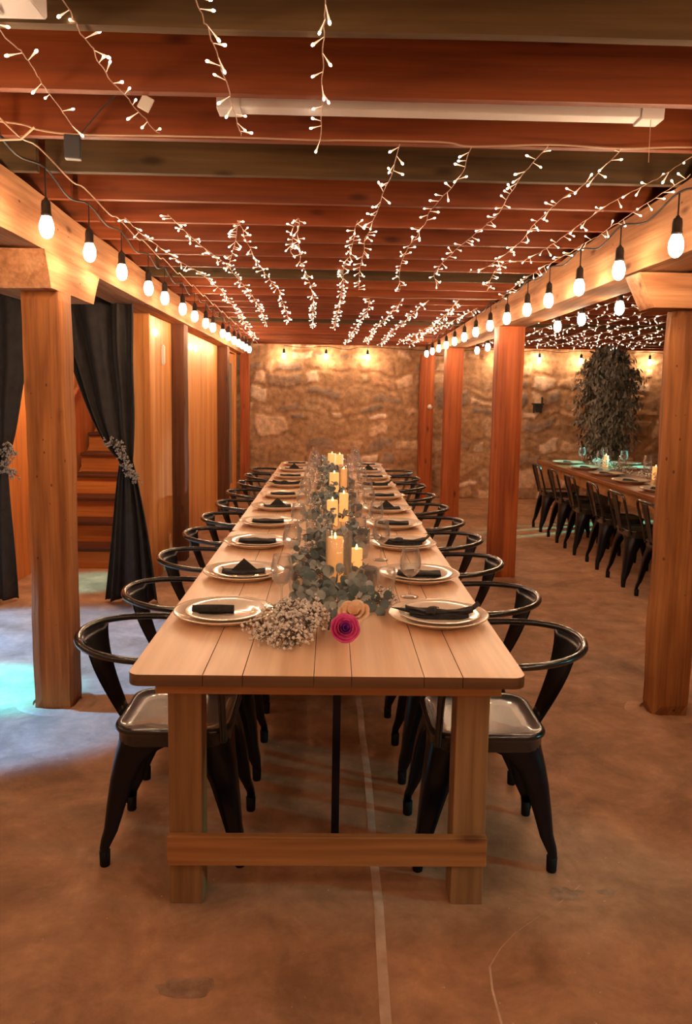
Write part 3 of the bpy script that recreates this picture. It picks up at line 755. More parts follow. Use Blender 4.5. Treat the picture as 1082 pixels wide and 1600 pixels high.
def napkin_mesh(kind):
    mb = MB(); rnd = random.Random(kind)
    def slab(hx, hy, z0, z1, wob=.003, sag=0):
        mb.grid(lambda u, v: ((u*2-1)*hx, (v*2-1)*hy*(1+.1*math.sin(u*5)), z1-.002+wob*math.sin(u*11+v*4)+sag*(abs(u*2-1))**2-.004*(abs(v*2-1))**6), 16, 8)
        mb.grid(lambda u, v: ((u*2-1)*hx*.99, (v*2-1)*hy*.98, z0+sag*(abs(u*2-1))**2), 16, 8)
        for sgn in (-1, 1):
            mb.grid(lambda u, v: ((u*2-1)*hx, sgn*hy*(1+.1*math.sin(u*5))*(1 if v > .3 else .98), z0+(z1-z0-.006)*v+sag*(abs(u*2-1))**2), 16, 2)
        for sgn in (-1, 1):
            mb.grid(lambda u, v: (sgn*hx, (u*2-1)*hy, z0+(z1-z0-.004)*v+sag), 4, 2)
    if kind == 0:      # knotted, ends rising
        slab(.095, .034, 0, .016, .003, .006)
        slab(.11, .020, .010, .024, .003, .012)
        mb.add([(.085, -.02, .02), (.135, -.005, .045), (.128, .02, .052), (.11, .03, .03), (.10, 0, .012)], [(0, 1, 4), (1, 2, 4), (2, 3, 4)], 0, True)
        mb.add([(-.08, -.02, .018), (-.16, -.012, .030), (-.165, .006, .026), (-.09, .018, .020), (-.10, 0, .010)], [(0, 1, 4), (1, 2, 4), (2, 3, 4), (0, 3, 2, 1)], 0, True)
        mb.grid(lambda u, v: (-.02+.03*(u-.5)+.02*(v-.5), (v*2-1)*.036, .018+.013*math.sin(PI*v)+.003*math.sin(u*PI)), 4, 10)
    elif kind == 1:    # short roll
        mb.tube([(-.068, 0, .014), (-.03, .001, .015), (.03, 0, .015), (.068, 0, .014)], [.0135, .0145, .0145, .0135], 12)
        mb.grid(lambda u, v: (-.068+.136*u, -.015+.03*v, .002+.001*math.sin(u*9)), 8, 3)
    elif kind == 2:    # peaked fold with ears
        slab(.085, .036, 0, .014, .002, .003)
        mb.add([(-.05, 0, .012), (.055, .005, .012), (.0, .01, .058), (-.01, .03, .012)], [(0, 1, 2), (1, 3, 2), (3, 0, 2)], 0, False)
        mb.add([(-.07, -.01, .01), (-.105, -.012, .042), (-.085, 0, .02), (-.10, .012, .036), (-.075, .014, .01)], [(0, 1, 2), (2, 3, 4), (0, 2, 4)], 0, False)
    else:              # flat folded oblong
        slab(.088, .040, 0, .010, .001); slab(.086, .036, .010, .020, .002)
    return mb.mesh('cloth_napkin', 'napkin')
nap = [napkin_mesh(i) for i in range(4)]
for me in nap:
    pass
KL = [1, 2, 3, 3, 2, 3, 0, 3, 2, 3]; KR = [0, 3, 0, 3, 2, 3, 0, 3, 2, 3]
NT = {0: 'knotted', 1: 'short rolled', 2: 'peaked', 3: 'flat folded'}
def fork_mesh():
    mb = MB(); mb.grid(lambda u, v: (-.08+.10*u, (v-.5)*(.008-.004*math.sin(PI*u)), .002+.004*math.sin(PI*u)), 10, 2)
    mb.grid(lambda u, v: (.02+.025*u, (v-.5)*(.006+.014*math.sin(u*PI/2)), .003+.004*u), 6, 4)
    for q in range(4):
        yy = -.0085+q*.0057; mb.tube([(.044, yy, .007), (.07, yy, .009), (.09, yy*.95, .006)], .0011, 5)
    return mb.mesh('table_fork', 'gold')
fork_me = fork_mesh()
TT = .7602
def where(i, side): return '%s setting from the camera, long table %s side' % (ORD[i] if i else 'nearest', side)
def put(name, me, loc, rz, label, cat, group, solid=0):
    o = link(name, me, None, loc, solid=solid); o.rotation_euler = (0, 0, rz); return tag(o, label, cat, group)
py = [2.475, 3.05, 3.70, 4.28, 4.86, 5.46, 6.08, 6.70, 7.30, 7.88]
for side, K in ((-1, KL), (1, KR)):
    sn = 'left' if side < 0 else 'right'
    for i, y in enumerate(py):
        j = 1 if i > 1 else 0
        x = (-.345 if side < 0 else .362)+rj.uniform(-.008, .008)*j; yy = y+(0 if side < 0 else -.01)+rj.uniform(-.015, .015)*j
        put('charger_plate', charger_me, (x, yy, TT), 0, 'pearly charger under the plate, '+where(i, sn), 'plate', 'chargers on the long table')
        put('dinner_plate', plate_me, (x+.004, yy+.003, TT+.0082), 0, 'cream dinner plate on its charger, '+where(i, sn), 'plate', 'dinner plates on the long table')
        kd = K[i]; dx = -.035 if kd == 1 else 0
        rzn = R(rj.uniform(-8, 8)) if i > 1 else R(-4 if side > 0 else 2)
        put('cloth_napkin', nap[kd], (x+dx, yy-.01, TT+.0165), rzn, NT[kd]+' charcoal napkin, '+where(i, sn), 'napkin', 'napkins on the long table')
        if (side < 0 and i in (0,)):
            put('table_fork', fork_me, (x+.07, yy-.005, TT+.017), R(4), 'gold fork beside the rolled napkin on the nearest left plate', 'fork', None)
        if side < 0 and i == 1:
            put('table_fork', fork_me, (x+.02, yy-.075, TT+.017), R(8), 'gold fork before the peaked napkin on the second left plate', 'fork', None)
        if side > 0 and i == 1:
            put('table_fork', fork_me, (x+.03, yy-.075, TT+.017), R(-6), 'gold fork before the napkin on the second right plate', 'fork', None)
        gx = (-.175 if side < 0 else .275)+rj.uniform(-.012, .012)*j; gy = yy+(.155 if side < 0 else .30)
        if i == 9 and side > 0: gy = yy+.24
        if i == 0: gx, gy = (-.165, 2.615) if side < 0 else (.297, 2.76)
        if i == 1: gx, gy = (-.165, 3.20) if side < 0 else (.255, 3.385)
        if side > 0 and i > 0: gx = .235+rj.uniform(-.01, .01)
        if side < 0 and i > 0: gx = -.16+rj.uniform(-.008, .004); gy = yy+.17
        put('wine_glass', wine_me, (gx, gy, TT), rj.uniform(0, 6), 'stemmed wine glass, '+where(i, sn), 'glass', 'wine glasses on the long table')
        tx0 = gx+(.075 if side < 0 else -.085); ty0 = gy+(-.02 if side < 0 else .05)
        if side < 0 and i == 0: tx0, ty0 = -.115, 2.77
        put('tumbler', tumbler_me, (tx0, ty0, TT), 0, 'stemless clear tumbler, '+where(i, sn), 'glass', 'tumblers on the long table')

# candles --------------------------------------------------------------------
def candle(x, y, h, r_, label, grp='pillar candles down the long table'):
    o = empty('pillar_candle', (x, y, TT), label=label, cat='candle', group=grp)
    mb = MB(); mb.lathe([(0, 0), (r_*.98, 0), (r_, .003), (r_, h-.004), (r_*.93, h), (r_*.8, h-.002), (r_*.72, h-.014), (r_*.4, h-.018), (0, h-.018)], 32); mb.build('wax', 'wax', o)
    mb = MB(); mb.tube([(0, 0, h-.018), (.001, 0, h-.006)], .0012, 6); mb.build('wick', 'cordb', o)
    mb = MB(); mb.lathe([(0, h-.008), (.003, h-.005), (.0045, h+.001), (.003, h+.010), (0, h+.018)], 12); mb.build('flame', 'flame', o)
    return o
def vase(x, y, h, r_, label):
    mb = MB(); mb.lathe([(0, 0), (r_, 0), (r_+.001, .003), (r_+.001, h-.001), (r_, h), (r_-.002, h-.001), (r_-.002, .007), (0, .006)], 40)
    tag(mb.build('cylinder_vase', 'vase', loc=(x, y, TT)), label, 'vase', 'glass cylinders round the candles')
candle(.020, 2.80, .205, .031, 'tall glowing pillar candle nearest the camera inside a glass cylinder')
bpy.data.objects['pillar_candle'].location.z = TT+.008
vase(.034, 2.80, .235, .047, 'clear glass cylinder round the tallest near candle')
candle(.108, 3.03, .125, .024, 'short pillar candle right of the tallest near candle')
candle(.012, 4.285, .145, .031, 'middle pillar candle, fourth seat from the camera')
candle(.078, 4.44, .165, .026, 'taller slim candle behind the middle pillar candle')
candle(.025, 5.40, .185, .034, 'tall pillar candle between the fifth and sixth seats')
candle(.095, 5.55, .20, .024, 'slim candle just behind the pillar candle of the fifth seats')
candle(.010, 7.42, .165, .040, 'wide glowing candle near the far end of the long table')
candle(.085, 7.5, .15, .035, 'second glowing candle near the far end, right of the wide one')
vase(.095, 5.55, .23, .036, 'clear glass cylinder round the slim candle of the sixth seats')
vlist = [(.150, 2.90), (.165, 3.78), (.115, 3.95), (.16, 4.60), (.14, 5.15), (.15, 5.95), (-.05, 3.45), (-.06, 5.0), (-.05, 6.3), (.10, 6.55), (.05, 7.0), (-.06, 7.7)]
for i, (x, y) in enumerate(vlist):
    put('votive_cup', votive_me, (x, y, TT), 0, ORD[i]+' smoked glass votive cup along the greenery from the camera' if i else 'smoked glass votive cup nearest the camera, beside the short candle', 'votive', 'votive cups in the greenery')

# garland ----------------------------------------------------------------------
def leaf(mb, p, nrm, up, rx, ry, cup=.15, mi=0):
    n_ = 8; x = up.cross(nrm)
    if x.length < 1e-4: x = Vector((1, 0, 0))
    x.normalize(); y = nrm.cross(x).normalized(); nrm = nrm.normalized()
    vs = [p+y*ry-nrm*cup*rx*.3]
    for k_ in range(n_):
        a = 2*PI*k_/n_-PI/2; vs.append(p+x*rx*math.cos(a)+y*(ry+ry*math.sin(a))+nrm*cup*rx*abs(math.cos(a)))
    mb.add(vs, [(0, 1+k_, 1+(k_+1) % n_) for k_ in range(n_)], mi, True)
def garland():
    r = empty('eucalyptus_garland', (0, 2.3, TT), label='grey green eucalyptus garland running down the middle of the long table', cat='garland')
    rnd = random.Random(21); lf = MB(); dk = MB(); sm = MB()
    main = [Vector((.02*math.sin(y*2.1), y, .018)) for y in [i*.12 for i in range(47)]]
    sm.tube(main, .004, 5)
    solids = [(o.location.x, o.location.y-2.3, .045) for o in bpy.data.objects if o.name.split('.')[0] in ('pillar_candle', 'cylinder_vase', 'votive_cup', 'wine_glass', 'tumbler')]
    for i in range(210):
        y = rnd.uniform(.12, 5.5)
        if i < 60: y = rnd.uniform(.15, 1.3)
        p = Vector((.02*math.sin(y*2.1)+rnd.gauss(0, .035), y, .02))
        ang = rnd.uniform(-PI, PI); el = rnd.uniform(.05, .9); L = rnd.uniform(.06, .15)
        d = Vector((math.cos(ang)*math.cos(el), math.sin(ang)*math.cos(el), math.sin(el)))
        q = p+d*L; q.z = max(q.z, .014); q.x = max(-.15, min(.15, q.x))
        sm.tube([p, (p+q)/2+Vector((0, 0, .012)), q], .0014, 4, caps=False)
        for j in range(7):
            t = .25+.75*j/6; c = p.lerp(q, t)+Vector((0, 0, .012*math.sin(PI*t)))
            if any((c.x-s[0])**2+(c.y-s[1])**2 < s[2]**2 for s in solids): continue
            nr = Vector((rnd.gauss(0, .6), rnd.gauss(-.5, .6), rnd.gauss(.5, .5))).normalized()
            upv = Vector((rnd.gauss(0, 1), rnd.gauss(0, 1), rnd.gauss(.3, 1))).normalized()
            rx = rnd.uniform(.009, .021)*(1.15 if i < 60 else 1)
            if c.z < .012: c.z = .012
            leaf(lf if rnd.random() < .6 else dk, c, nr, upv, rx, rx*1.05)
    for m_ in (lf, dk): m_.v = [(x, y, max(z, .001)) for x, y, z in m_.v]
    sm.v = [(x, y, max(z, .001)) for x, y, z in sm.v]
    a = lf.build('leaves', 'leaf', r); a['kind'] = 'stuff'; b = dk.build('leaves', 'leafdark', r); b['kind'] = 'stuff'; b['label'] = 'darker silver leaves'
    sm.build('stem', 'stem', r)
    return r
garland()
bb = empty('babys_breath', (-.12, 2.27, TT), label="bunch of dried baby's breath at the near end of the garland, left of the rose", cat='flowers')
sprig('x', bb, [(-.09, .06, .03), (-.06, -.05, .03), (.0, -.10, .03), (.05, -.05, .05), (.08, .06, .06), (.02, .08, .05), (-.02, 0, .05), (.0, .15, .07)], 360, (.065, .065, .045), 8, rb=.0062, rs=.001, blen=.05)
bb2 = empty('babys_breath', (.09, 2.55, TT), label="small spray of dried baby's breath behind the rose, right of the candle", cat='flowers')
sprig('x', bb2, [(-.05, 0, .02), (.10, .03, .03), (.12, .16, .03)], 90, (.05, .05, .03), 9, rb=.0045, blen=.04)
for i, y in enumerate((3.3, 4.0, 4.7, 5.2, 5.9, 6.5, 7.1)):
    b3 = empty('babys_breath', (-.09 if i % 2 == 0 else -.06, y, TT), label="dried baby's breath spray tucked in the garland, %s from the camera" % ORD[i], cat='flowers', group="baby's breath sprays in the garland")
    sprig('x', b3, [(0, -.12, .03), (.02, 0, .05), (0, .14, .04)], 60, (.06, .06, .045), 30+i, rb=.006, blen=.05)
# big silver-dollar leaves near the candle
bg = empty('eucalyptus_sprig', (.12, 2.56, TT), label='silver dollar eucalyptus sprig with large round leaves right of the tall candle', cat='greenery')
mb = MB(); rnd = random.Random(5)
for (x, z, r_, y) in ((.015, .062, .024, 0), (.05, .05, .02, .02), (.035, .03, .022, -.03), (.07, .028, .018, -.01), (-.03, .065, .02, .03), (-.045, .04, .018, .02), (.0, .025, .02, -.04), (.085, .05, .016, .03), (.055, .012, .018, -.05), (-.02, .015, .018, -.05)):
    leaf(mb, Vector((x, y, z-r_)), Vector((rnd.gauss(0, .2), -1, .35)).normalized(), Vector((rnd.gauss(0, .3), 0, 1)), r_, r_*1.05)
mb.v = [(x, y, max(z, .001)) for x, y, z in mb.v]
mb.build('leaves', 'leafdark', bg)
mb = MB(); mb.tube([(-.06, .04, .004), (.0, .0, .02), (.05, 0, .03), (.09, .02, .045)], .002, 5); mb.build('stem', 'stem', bg)

def flower(name, loc, tilt, layers, mat_out, mat_in, label, cat='flower'):
    """layers: (radius, height, openness, petals, is_inner)"""
    r = empty(name, loc, label=label, cat=cat); r.rotation_euler = tilt
    for part, sel, mt in (('petals', False, mat_out), ('heart', True, mat_in)):
        mb = MB()
        for li, (rad, h, op, n_, inner) in enumerate(layers):
            if inner != sel: continue
            for k_ in range(n_):
                a0 = 2*PI*k_/n_+li*.7; w = 2*PI/n_*.78
                def fn(u, v):
                    a = a0+(u-.5)*2*w*(.55+.45*math.sin(PI*min(1, v*.8+.15)))
                    rr = rad*(.35+.65*math.sin(v*PI/2))*(1+.06*math.sin(u*PI))+op*v**3
                    z = h*(v**.8)*(1-.22*abs(2*u-1)**2.5)-op*.35*v**5
                    return (rr*math.cos(a), rr*math.sin(a), z)
                mb.grid(fn, 8, 7)
        if mb.v: mb.build(part, mt, r, solid=.0008)
    mb = MB(); mb.tube([(0, 0, .004), (0, -.002, -.012), (.008, .0, -.028)], [.007, .008, .002], 8); mb.build('calyx', 'leafdark', r)
    return r
flower('rose', (.046, 2.215, TT+.044), (R(62), 0, R(8)), [(.008, .036, .0, 3, True), (.014, .038, .001, 4, True), (.020, .038, .003, 5, False), (.027, .036, .006, 5, False), (.033, .031, .010, 6, False)], 'rose', 'rosein', 'magenta rose with a violet heart lying at the near end of the garland')
flower('peach_flower', (.078, 2.30, TT+.062), (R(30), 0, R(-10)), [(.014, .03, .004, 5, True), (.024, .032, .010, 6, False), (.032, .026, .016, 7, False)], 'peach', 'peach', 'open peach coloured flower just behind the magenta rose')

# right-hand table settings
rx0 = 2.98
for i, y in enumerate((8.55, 7.95, 7.33, 6.72, 6.1, 5.5)):
    put('charger_plate', charger_me, (2.66, y, TT), 0, '%s charger from the far end, near side of the right-hand table' % ORD[i], 'plate', 'chargers on the right-hand table')
    put('cloth_napkin', nap[3], (2.66, y, TT+.0085), R(90+rj.uniform(-10, 10)), '%s napkin from the far end, near side of the right-hand table' % ORD[i], 'napkin', 'napkins on the right-hand table')
    put('wine_glass', wine_me, (2.85, y+.1, TT), 0, '%s wine glass from the far end, near side of the right-hand table' % ORD[i], 'glass', 'wine glasses on the right-hand table')
    if i < 4:
        put('wine_glass', wine_me, (3.14, y+.2, TT), 0, '%s wine glass from the far end, far side of the right-hand table' % ORD[i], 'glass', 'wine glasses on the right-hand table')
    if i < 4:
        put('charger_plate', charger_me, (3.32, y, TT), 0, '%s charger from the far end, far side of the right-hand table' % ORD[i], 'plate', 'chargers on the right-hand table')
g2 = empty('table_greenery', (2.99, 7.3, TT), label='low greenery and blooms down the middle of the right-hand table', cat='garland')
sprig('x', g2, [(0, -2, .02), (.02, -1, .03), (0, 0, .03), (0, 1, .03), (0, 1.3, .02)], 260, (.07, .1, .05), 77, rb=.009, rs=.002)
for i, y in enumerate((8.3, 7.0, 6.3)):
    c = candle(3.0, y, .12, .03, ['pillar candle at the far end of the right-hand table', 'middle pillar candle on the right-hand table', 'nearest pillar candle on the right-hand table'][i], 'candles on the right-hand table')

# ficus ---------------------------------------------------------------------
fc = empty('potted_ficus', (3.72, 10.35, 0), label='tall dusty ficus tree standing against the stone wall behind the right-hand table', cat='plant')
MB().lathe([(0, 0), (.17, 0), (.19, .02), (.22, .30), (.23, .33), (.21, .33), (.20, .28), (0, .28)], 28).build('pot', 'pot', fc)
rnd = random.Random(12); tr = MB(); lv = MB()
for q in range(3):
    a = q*2.1; tr.tube([(.03*math.cos(a), .03*math.sin(a), .28), (.05*math.cos(a+1), .05*math.sin(a+1), .8), (.04*math.cos(a+2), .04*math.sin(a+2), 1.4), (.02*math.cos(a+3), 0, 2.0)], [.02, .018, .013, .005], 8)
def frad(z):
    t = (z-.55)/1.68
    return .10+.36*max(0, math.sin(PI*min(1, (1-t)**.75)*.93+.12))*(1-.35*max(0, t-.4))
for i in range(430):
    z = rnd.uniform(.65, 2.2); a = rnd.uniform(0, 2*PI); rr = frad(z)*rnd.uniform(.35, 1.0)
    p = Vector((0, 0, z-.12)); q = Vector((rr*math.cos(a), rr*math.sin(a), z))
    e = q+Vector((.05*math.cos(a), .05*math.sin(a), -.10))
    tr.tube([p, q, e], .003, 3, caps=False)
    for j in range(15):
        t = rnd.random(); c = (p.lerp(q, .45+.55*t) if rnd.random() < .5 else q.lerp(e, t))+Vector((rnd.gauss(0, .03), rnd.gauss(0, .03), rnd.gauss(0, .03)))
        nr = Vector((math.cos(a)+rnd.gauss(0, .6), math.sin(a)+rnd.gauss(0, .6), rnd.gauss(.3, .5))).normalized()
        leaf(lv, c, nr, Vector((rnd.gauss(0, .4), rnd.gauss(0, .4), -1)), rnd.uniform(.011, .018), rnd.uniform(.026, .042), .1)
tr.build('trunk', 'trunk', fc); a = lv.build('foliage', 'ficus', fc); a['kind'] = 'stuff'

# wall bracket
wb = empty('wall_sconce', (2.98, YB-.06, 1.36), label='small black iron bracket on the stone wall left of the ficus', cat='bracket')
mb = MB(); mb.box(-.075, .075, -.10, .03, .03, .05); mb.prism([(-.055, .03), (.055, .03), (.04, -.08), (-.04, -.08)], -.07, -.06, 'y'); mb.build('tray', 'darkplastic', wb)
mb = MB(); mb.box(.06, .075, -.02, .03, -.02, .14); mb.box(-.055, -.045, -.06, .03, -.09, .03); mb.box(.045, .055, -.06, .03, -.09, .03); mb.build('arm', 'darkplastic', wb)

# ------------------------------------------------------------------ string lights
def hang_bulbs(name, X, zb, ylist, label, cord_z, wallrow=None, mat='bulb', group='festoon bulb strings', par=None):
    """zb: centre height of the bulbs; parts: cable, sockets, bulbs"""
    r = empty(name, (0, 0, 0), label=label, cat='string lights', group=group)
    pos = [(X, y, zb(y)) for y in ylist] if wallrow is None else [(x, X, zb(X)) for x in ylist]
    ctrl = []
    tops = []
    for i, p in enumerate(pos):
        top = Vector((p[0], p[1], cord_z(p[1])))
        tops.append(top)
    for i, tp in enumerate(tops):
        ctrl.append(tp)
        if i < len(tops)-1:
            m_ = (tp+tops[i+1])/2; m_.z -= .025+.02*random.random(); ctrl.append(m_)
    if wallrow is None:
        ctrl = [Vector((X, YN+.1, cord_z(YN)))]+ctrl
    mb = MB(); mb.tube(smooth_path(ctrl, 5), .004, 6)
    for tp, p in zip(tops, pos): mb.tube([tp, (tp.x, tp.y, p[2]+.085)], .003, 6)
    mb.build('cable', 'cordb', r)
    for i, p in enumerate(pos):
        if not name in CACHE:
            s = MB(); s.lathe([(0, .095), (.006, .094), (.008, .088), (.015, .083), (.0175, .07), (.0175, .040), (.0195, .038), (.0195, .028), (.012, .027)], 16)
            b = MB(); b.lathe([(0, -.050), (.009, -.0485), (.018, -.041), (.0240, -.028), (.0260, -.012), (.0245, .004), (.019, .020), (.0145, .030), (.013, .034)], 18)
            CACHE[name] = (s.mesh('socket', 'socket'), b.mesh('light_bulb', mat))
        sm_, bm_ = CACHE[name]
        so = link('socket', sm_, r, p); link('light_bulb', bm_, so)
    return r
CACHE = {}
pre = [-2.1, -1.5, -.9, -.3, .3, .9, 1.5, 2.1]
yl = [y-.06 for y in pre[:-1]]+[1.98, 2.53]+[3.08, 3.61, 4.15, 4.74, 5.19, 5.8, 6.3, 6.85, 7.25, 7.9, 8.3, 8.8, 9.2, 9.6, 10.0, 10.4]
hang_bulbs('festoon_string', -1.06, lambda y: 2.101-.008*max(0, y-3.3), [y*.955 if y > 2 else y for y in yl], 'warm festoon bulbs on a dark cable along the left beam', lambda y: zc(y)-.03)
yr = pre[:-1]+[2.36, 2.95, 3.53, 4.09, 4.66, 5.17, 5.76, 6.37, 7.0, 7.6, 8.2, 8.8, 9.4, 10.0, 10.6]
hang_bulbs('festoon_string', 1.215, lambda y: 2.051-.003*max(0, y-6), [y*.945 if y > 2 else y for y in yr], 'warm festoon bulbs on a dark cable along the room side of the right beam', lambda y: min(2.225, zc(y)-.02))
y2 = [-1.8, -.9, 0., .9, 1.8, 2.7, 3.6, 4.43, 5.10, 5.64, 6.9, 7.6, 8.15, 8.75, 9.9, 10.6]
hang_bulbs('festoon_string', 1.63, lambda y: 2.02, y2, 'warm festoon bulbs along the far side of the right beam', lambda y: 2.17)
# added unseen bulb rows that brighten the floor and the left bay
for q, yq in enumerate((-2.2,)):
    hang_bulbs('festoon_string', yq, lambda y: 2.14, [-.85, -.4, .05, .5, .95], 'added unseen festoon bulbs brightening the floor from behind the camera, %s row' % ORD[q], lambda y: 2.30, wallrow=1)
for q, xq in enumerate((-2.6, -3.5)):
    hang_bulbs('festoon_string', xq, lambda y: 2.14, [-1.5, -.4, .7, 1.8, 2.9, 4.0], 'added unseen festoon bulbs brightening the left bay, %s row out from the beam' % ORD[q], lambda y: 2.30)
hang_bulbs('wall_string', YB-.14, lambda y: 2.03, [-.69, -.09, .50, 2.40, 2.96, 3.56, 4.55, 5.2], 'row of warm bulbs hung high along the stone back wall', lambda y: 2.165, wallrow=1, mat='wallbulb')

# led curtain strands under the joists
led = MB(); led.tube([(0, 0, 0), (0, 0, .014), (0, 0, .034)], [.0010, .0012, .0034], 6, mi=0)
led.lathe([(.0034, .034), (.0040, .037), (.0036, .0405), (.0018, .043), (0, .0435)], 8, mi=1)
led_me = led.mesh('led_light', ['ledstem', 'led'])
def strand(pts, n_led, label, seed, parts=True, zoff=0, group='fairy light strands under the joists', tail=True, sc=1.):
    rnd = random.Random(seed)
    # wandering wire through the given (x, y, z) points
    base = smooth_path(pts, 10)
    path = []
    for i, p in enumerate(base):
        path.append(p+Vector((.007*noise.noise(Vector((i*.22, seed, 0)))*1.6, 0, -.012*abs(noise.noise(Vector((i*.4, seed, 7)))))))
    o0 = path[0].copy()
    r = empty('fairy_light_strand', o0, label=label, cat='fairy lights', group=group)
    mb = MB(); mb.tube([p-o0 for p in path], .0016, 5)
    wire = mb.build('wire', 'cordw', r) if parts else None
    L = [0]
    for i in range(len(path)-1): L.append(L[-1]+(path[i+1]-path[i]).length)
    tot = L[-1]; all_ = MB() if not parts else None
    lv_, lf_ = [tuple(v.co) for v in led_me.vertices], [tuple(p.vertices) for p in led_me.polygons]; lm_ = [p.material_index for p in led_me.polygons]
    for q in range(n_led):
        s_ = tot*(q+.5+rnd.uniform(-.35, .35))/n_led; i = 0
        while i < len(L)-2 and L[i+1] < s_: i += 1
        p = path[i].lerp(path[i+1], (s_-L[i])/max(1e-6, L[i+1]-L[i]))-o0
        a = rnd.uniform(0, 2*PI)
        d = Vector((math.cos(a)*.9, rnd.gauss(-.1, .5), min(.25, math.sin(a)*.5-.25))).normalized()
        m_ = Matrix.Translation(p) @ d.to_track_quat('Z', 'Y').to_matrix().to_4x4()
        if parts:
            o = link('led_light', led_me, r); o.matrix_local = m_ @ Matrix.Scale(sc*rnd.uniform(.85, 1.1), 4)
        else:
            k_ = len(all_.v); all_.v += [tuple((m_ @ Matrix.Scale(sc*1.25, 4)) @ Vector(v)) for v in lv_]
            for f_, mi in zip(lf_, lm_): all_.f.append(tuple(j+k_ for j in f_)); all_.mi.append(mi); all_.sm.append(True)
    if not parts:
        for f_, sm_ in zip(mb.f, mb.sm): pass
        k_ = len(all_.v); all_.v += mb.v
        for f_ in mb.f: all_.f.append(tuple(j+k_ for j in f_)); all_.mi.append(2); all_.sm.append(True)
        me = all_.mesh('fairy_light_strand', ['ledstem', 'led', 'cordw'])
        nm = r['label']; bpy.data.objects.remove(r)
        o = link('fairy_light_strand', me, None, o0); tag(o, nm, 'fairy lights', group)
    return r
# the supply wire across the room at the third joist
mb = MB(); w = [(-1.6, 2.40, 2.31), (-1.056, 2.551, 2.331), (-0.961, 2.618, 2.33), (-0.849, 2.651, 2.329), (-0.586, 2.645, 2.329), (-0.304, 2.644, 2.329), (-0.052, 2.652, 2.329), (0.034, 2.646, 2.329), (0.349, 2.643, 2.329), (0.455, 2.679, 2.329), (0.71, 2.643, 2.329), (0.952, 2.664, 2.329), (1.18, 2.636, 2.329), (1.4, 2.66, 2.32)]
mb.tube(smooth_path(w, 6), .003, 6); mb.build('supply_wire', 'cordw'); tag(bpy.data.objects['supply_wire'], 'pale supply wire stretched across the joists, feeding the fairy lights', 'wire')
def ext(a, b, d):
    a, b = Vector(a), Vector(b); return b+(b-a).normalized()*d
A = [([(-0.839, 2.621, 2.33), (-0.816, 2.33, 2.332), (-0.788, 2.094, 2.332), (-0.787, 1.92, 2.332), (-.77, 1.3, 2.332)], 12, 'lowest pale fairy light strand at the left picture edge above the beam'),
     ([(-0.571, 2.621, 2.33), (-0.6, 2.34, 2.332), (-0.609, 2.122, 2.332), (-0.598, 1.91, 2.332), (-0.594, 1.778, 2.332), (-.59, 1.3, 2.332)], 19, 'second fairy light strand from the left, running overhead towards the camera'),
     ([(-0.308, 2.627, 2.33), (-0.301, 2.274, 2.332), (-0.297, 1.909, 2.332), (-0.301, 1.762, 2.332), (-.3, 1.3, 2.332)], 17, 'third fairy light strand from the left, running overhead towards the camera'),
     ([(-0.052, 2.658, 2.329), (-0.036, 2.212, 2.332), (-0.031, 1.894, 2.332), (-0.027, 1.748, 2.332), (-.02, 1.3, 2.332)], 16, 'straight fairy light strand overhead near the picture centre, running towards the camera')]
for i, (p, n_, l) in enumerate(A): strand(p, n_, l, 40+i, sc=.95)
B = [([(0.214, 2.671, 2.329), (0.206, 3.151, 2.32), (0.175, 3.854, 2.306), (0.162, 4.473, 2.295), (0.176, 5.603, 2.235)], 38, 'fairy light strand leaving the supply wire nearest the room centre'),
     ([(0.456, 2.685, 2.328), (0.468, 3.063, 2.321), (0.428, 3.495, 2.313), (0.422, 3.969, 2.304), (0.404, 4.694, 2.29), (0.469, 5.6, 2.23)], 36, 'second fairy light strand right of the centre, leaving the supply wire'),
     ([(0.707, 2.656, 2.329), (0.7, 3.062, 2.321), (0.733, 3.559, 2.312), (0.709, 3.887, 2.306), (0.67, 4.352, 2.297), (0.648, 5.034, 2.284), (0.722, 5.4, 2.25)], 36, 'third fairy light strand right of the centre, leaving the supply wire'),
     ([(0.956, 2.664, 2.329), (0.968, 3.042, 2.322), (0.936, 3.41, 2.315), (0.968, 4.173, 2.3), (0.939, 4.823, 2.288), (0.854, 5.011, 2.284)], 34, 'fourth fairy light strand right of the centre, leaving the supply wire'),
     ([(1.225, 2.73, 2.328), (1.206, 3.007, 2.322), (1.161, 3.34, 2.316), (1.149, 4.002, 2.303), (1.12, 4.541, 2.293), (1.005, 4.816, 2.288), (1.10, 5.6, 2.25)], 34, 'fifth fairy light strand right of the centre, near the right beam'),
     ([(1.30, 2.9, 2.318), (1.29, 3.415, 2.30), (1.29, 3.827, 2.29), (1.28, 4.321, 2.285), (1.258, 5.082, 2.275), (1.29, 6.0, 2.255)], 38, 'fairy light strand hugging the top of the right beam')]
for i, (p, n_, l) in enumerate(B): strand(p, n_, l, 60+i)
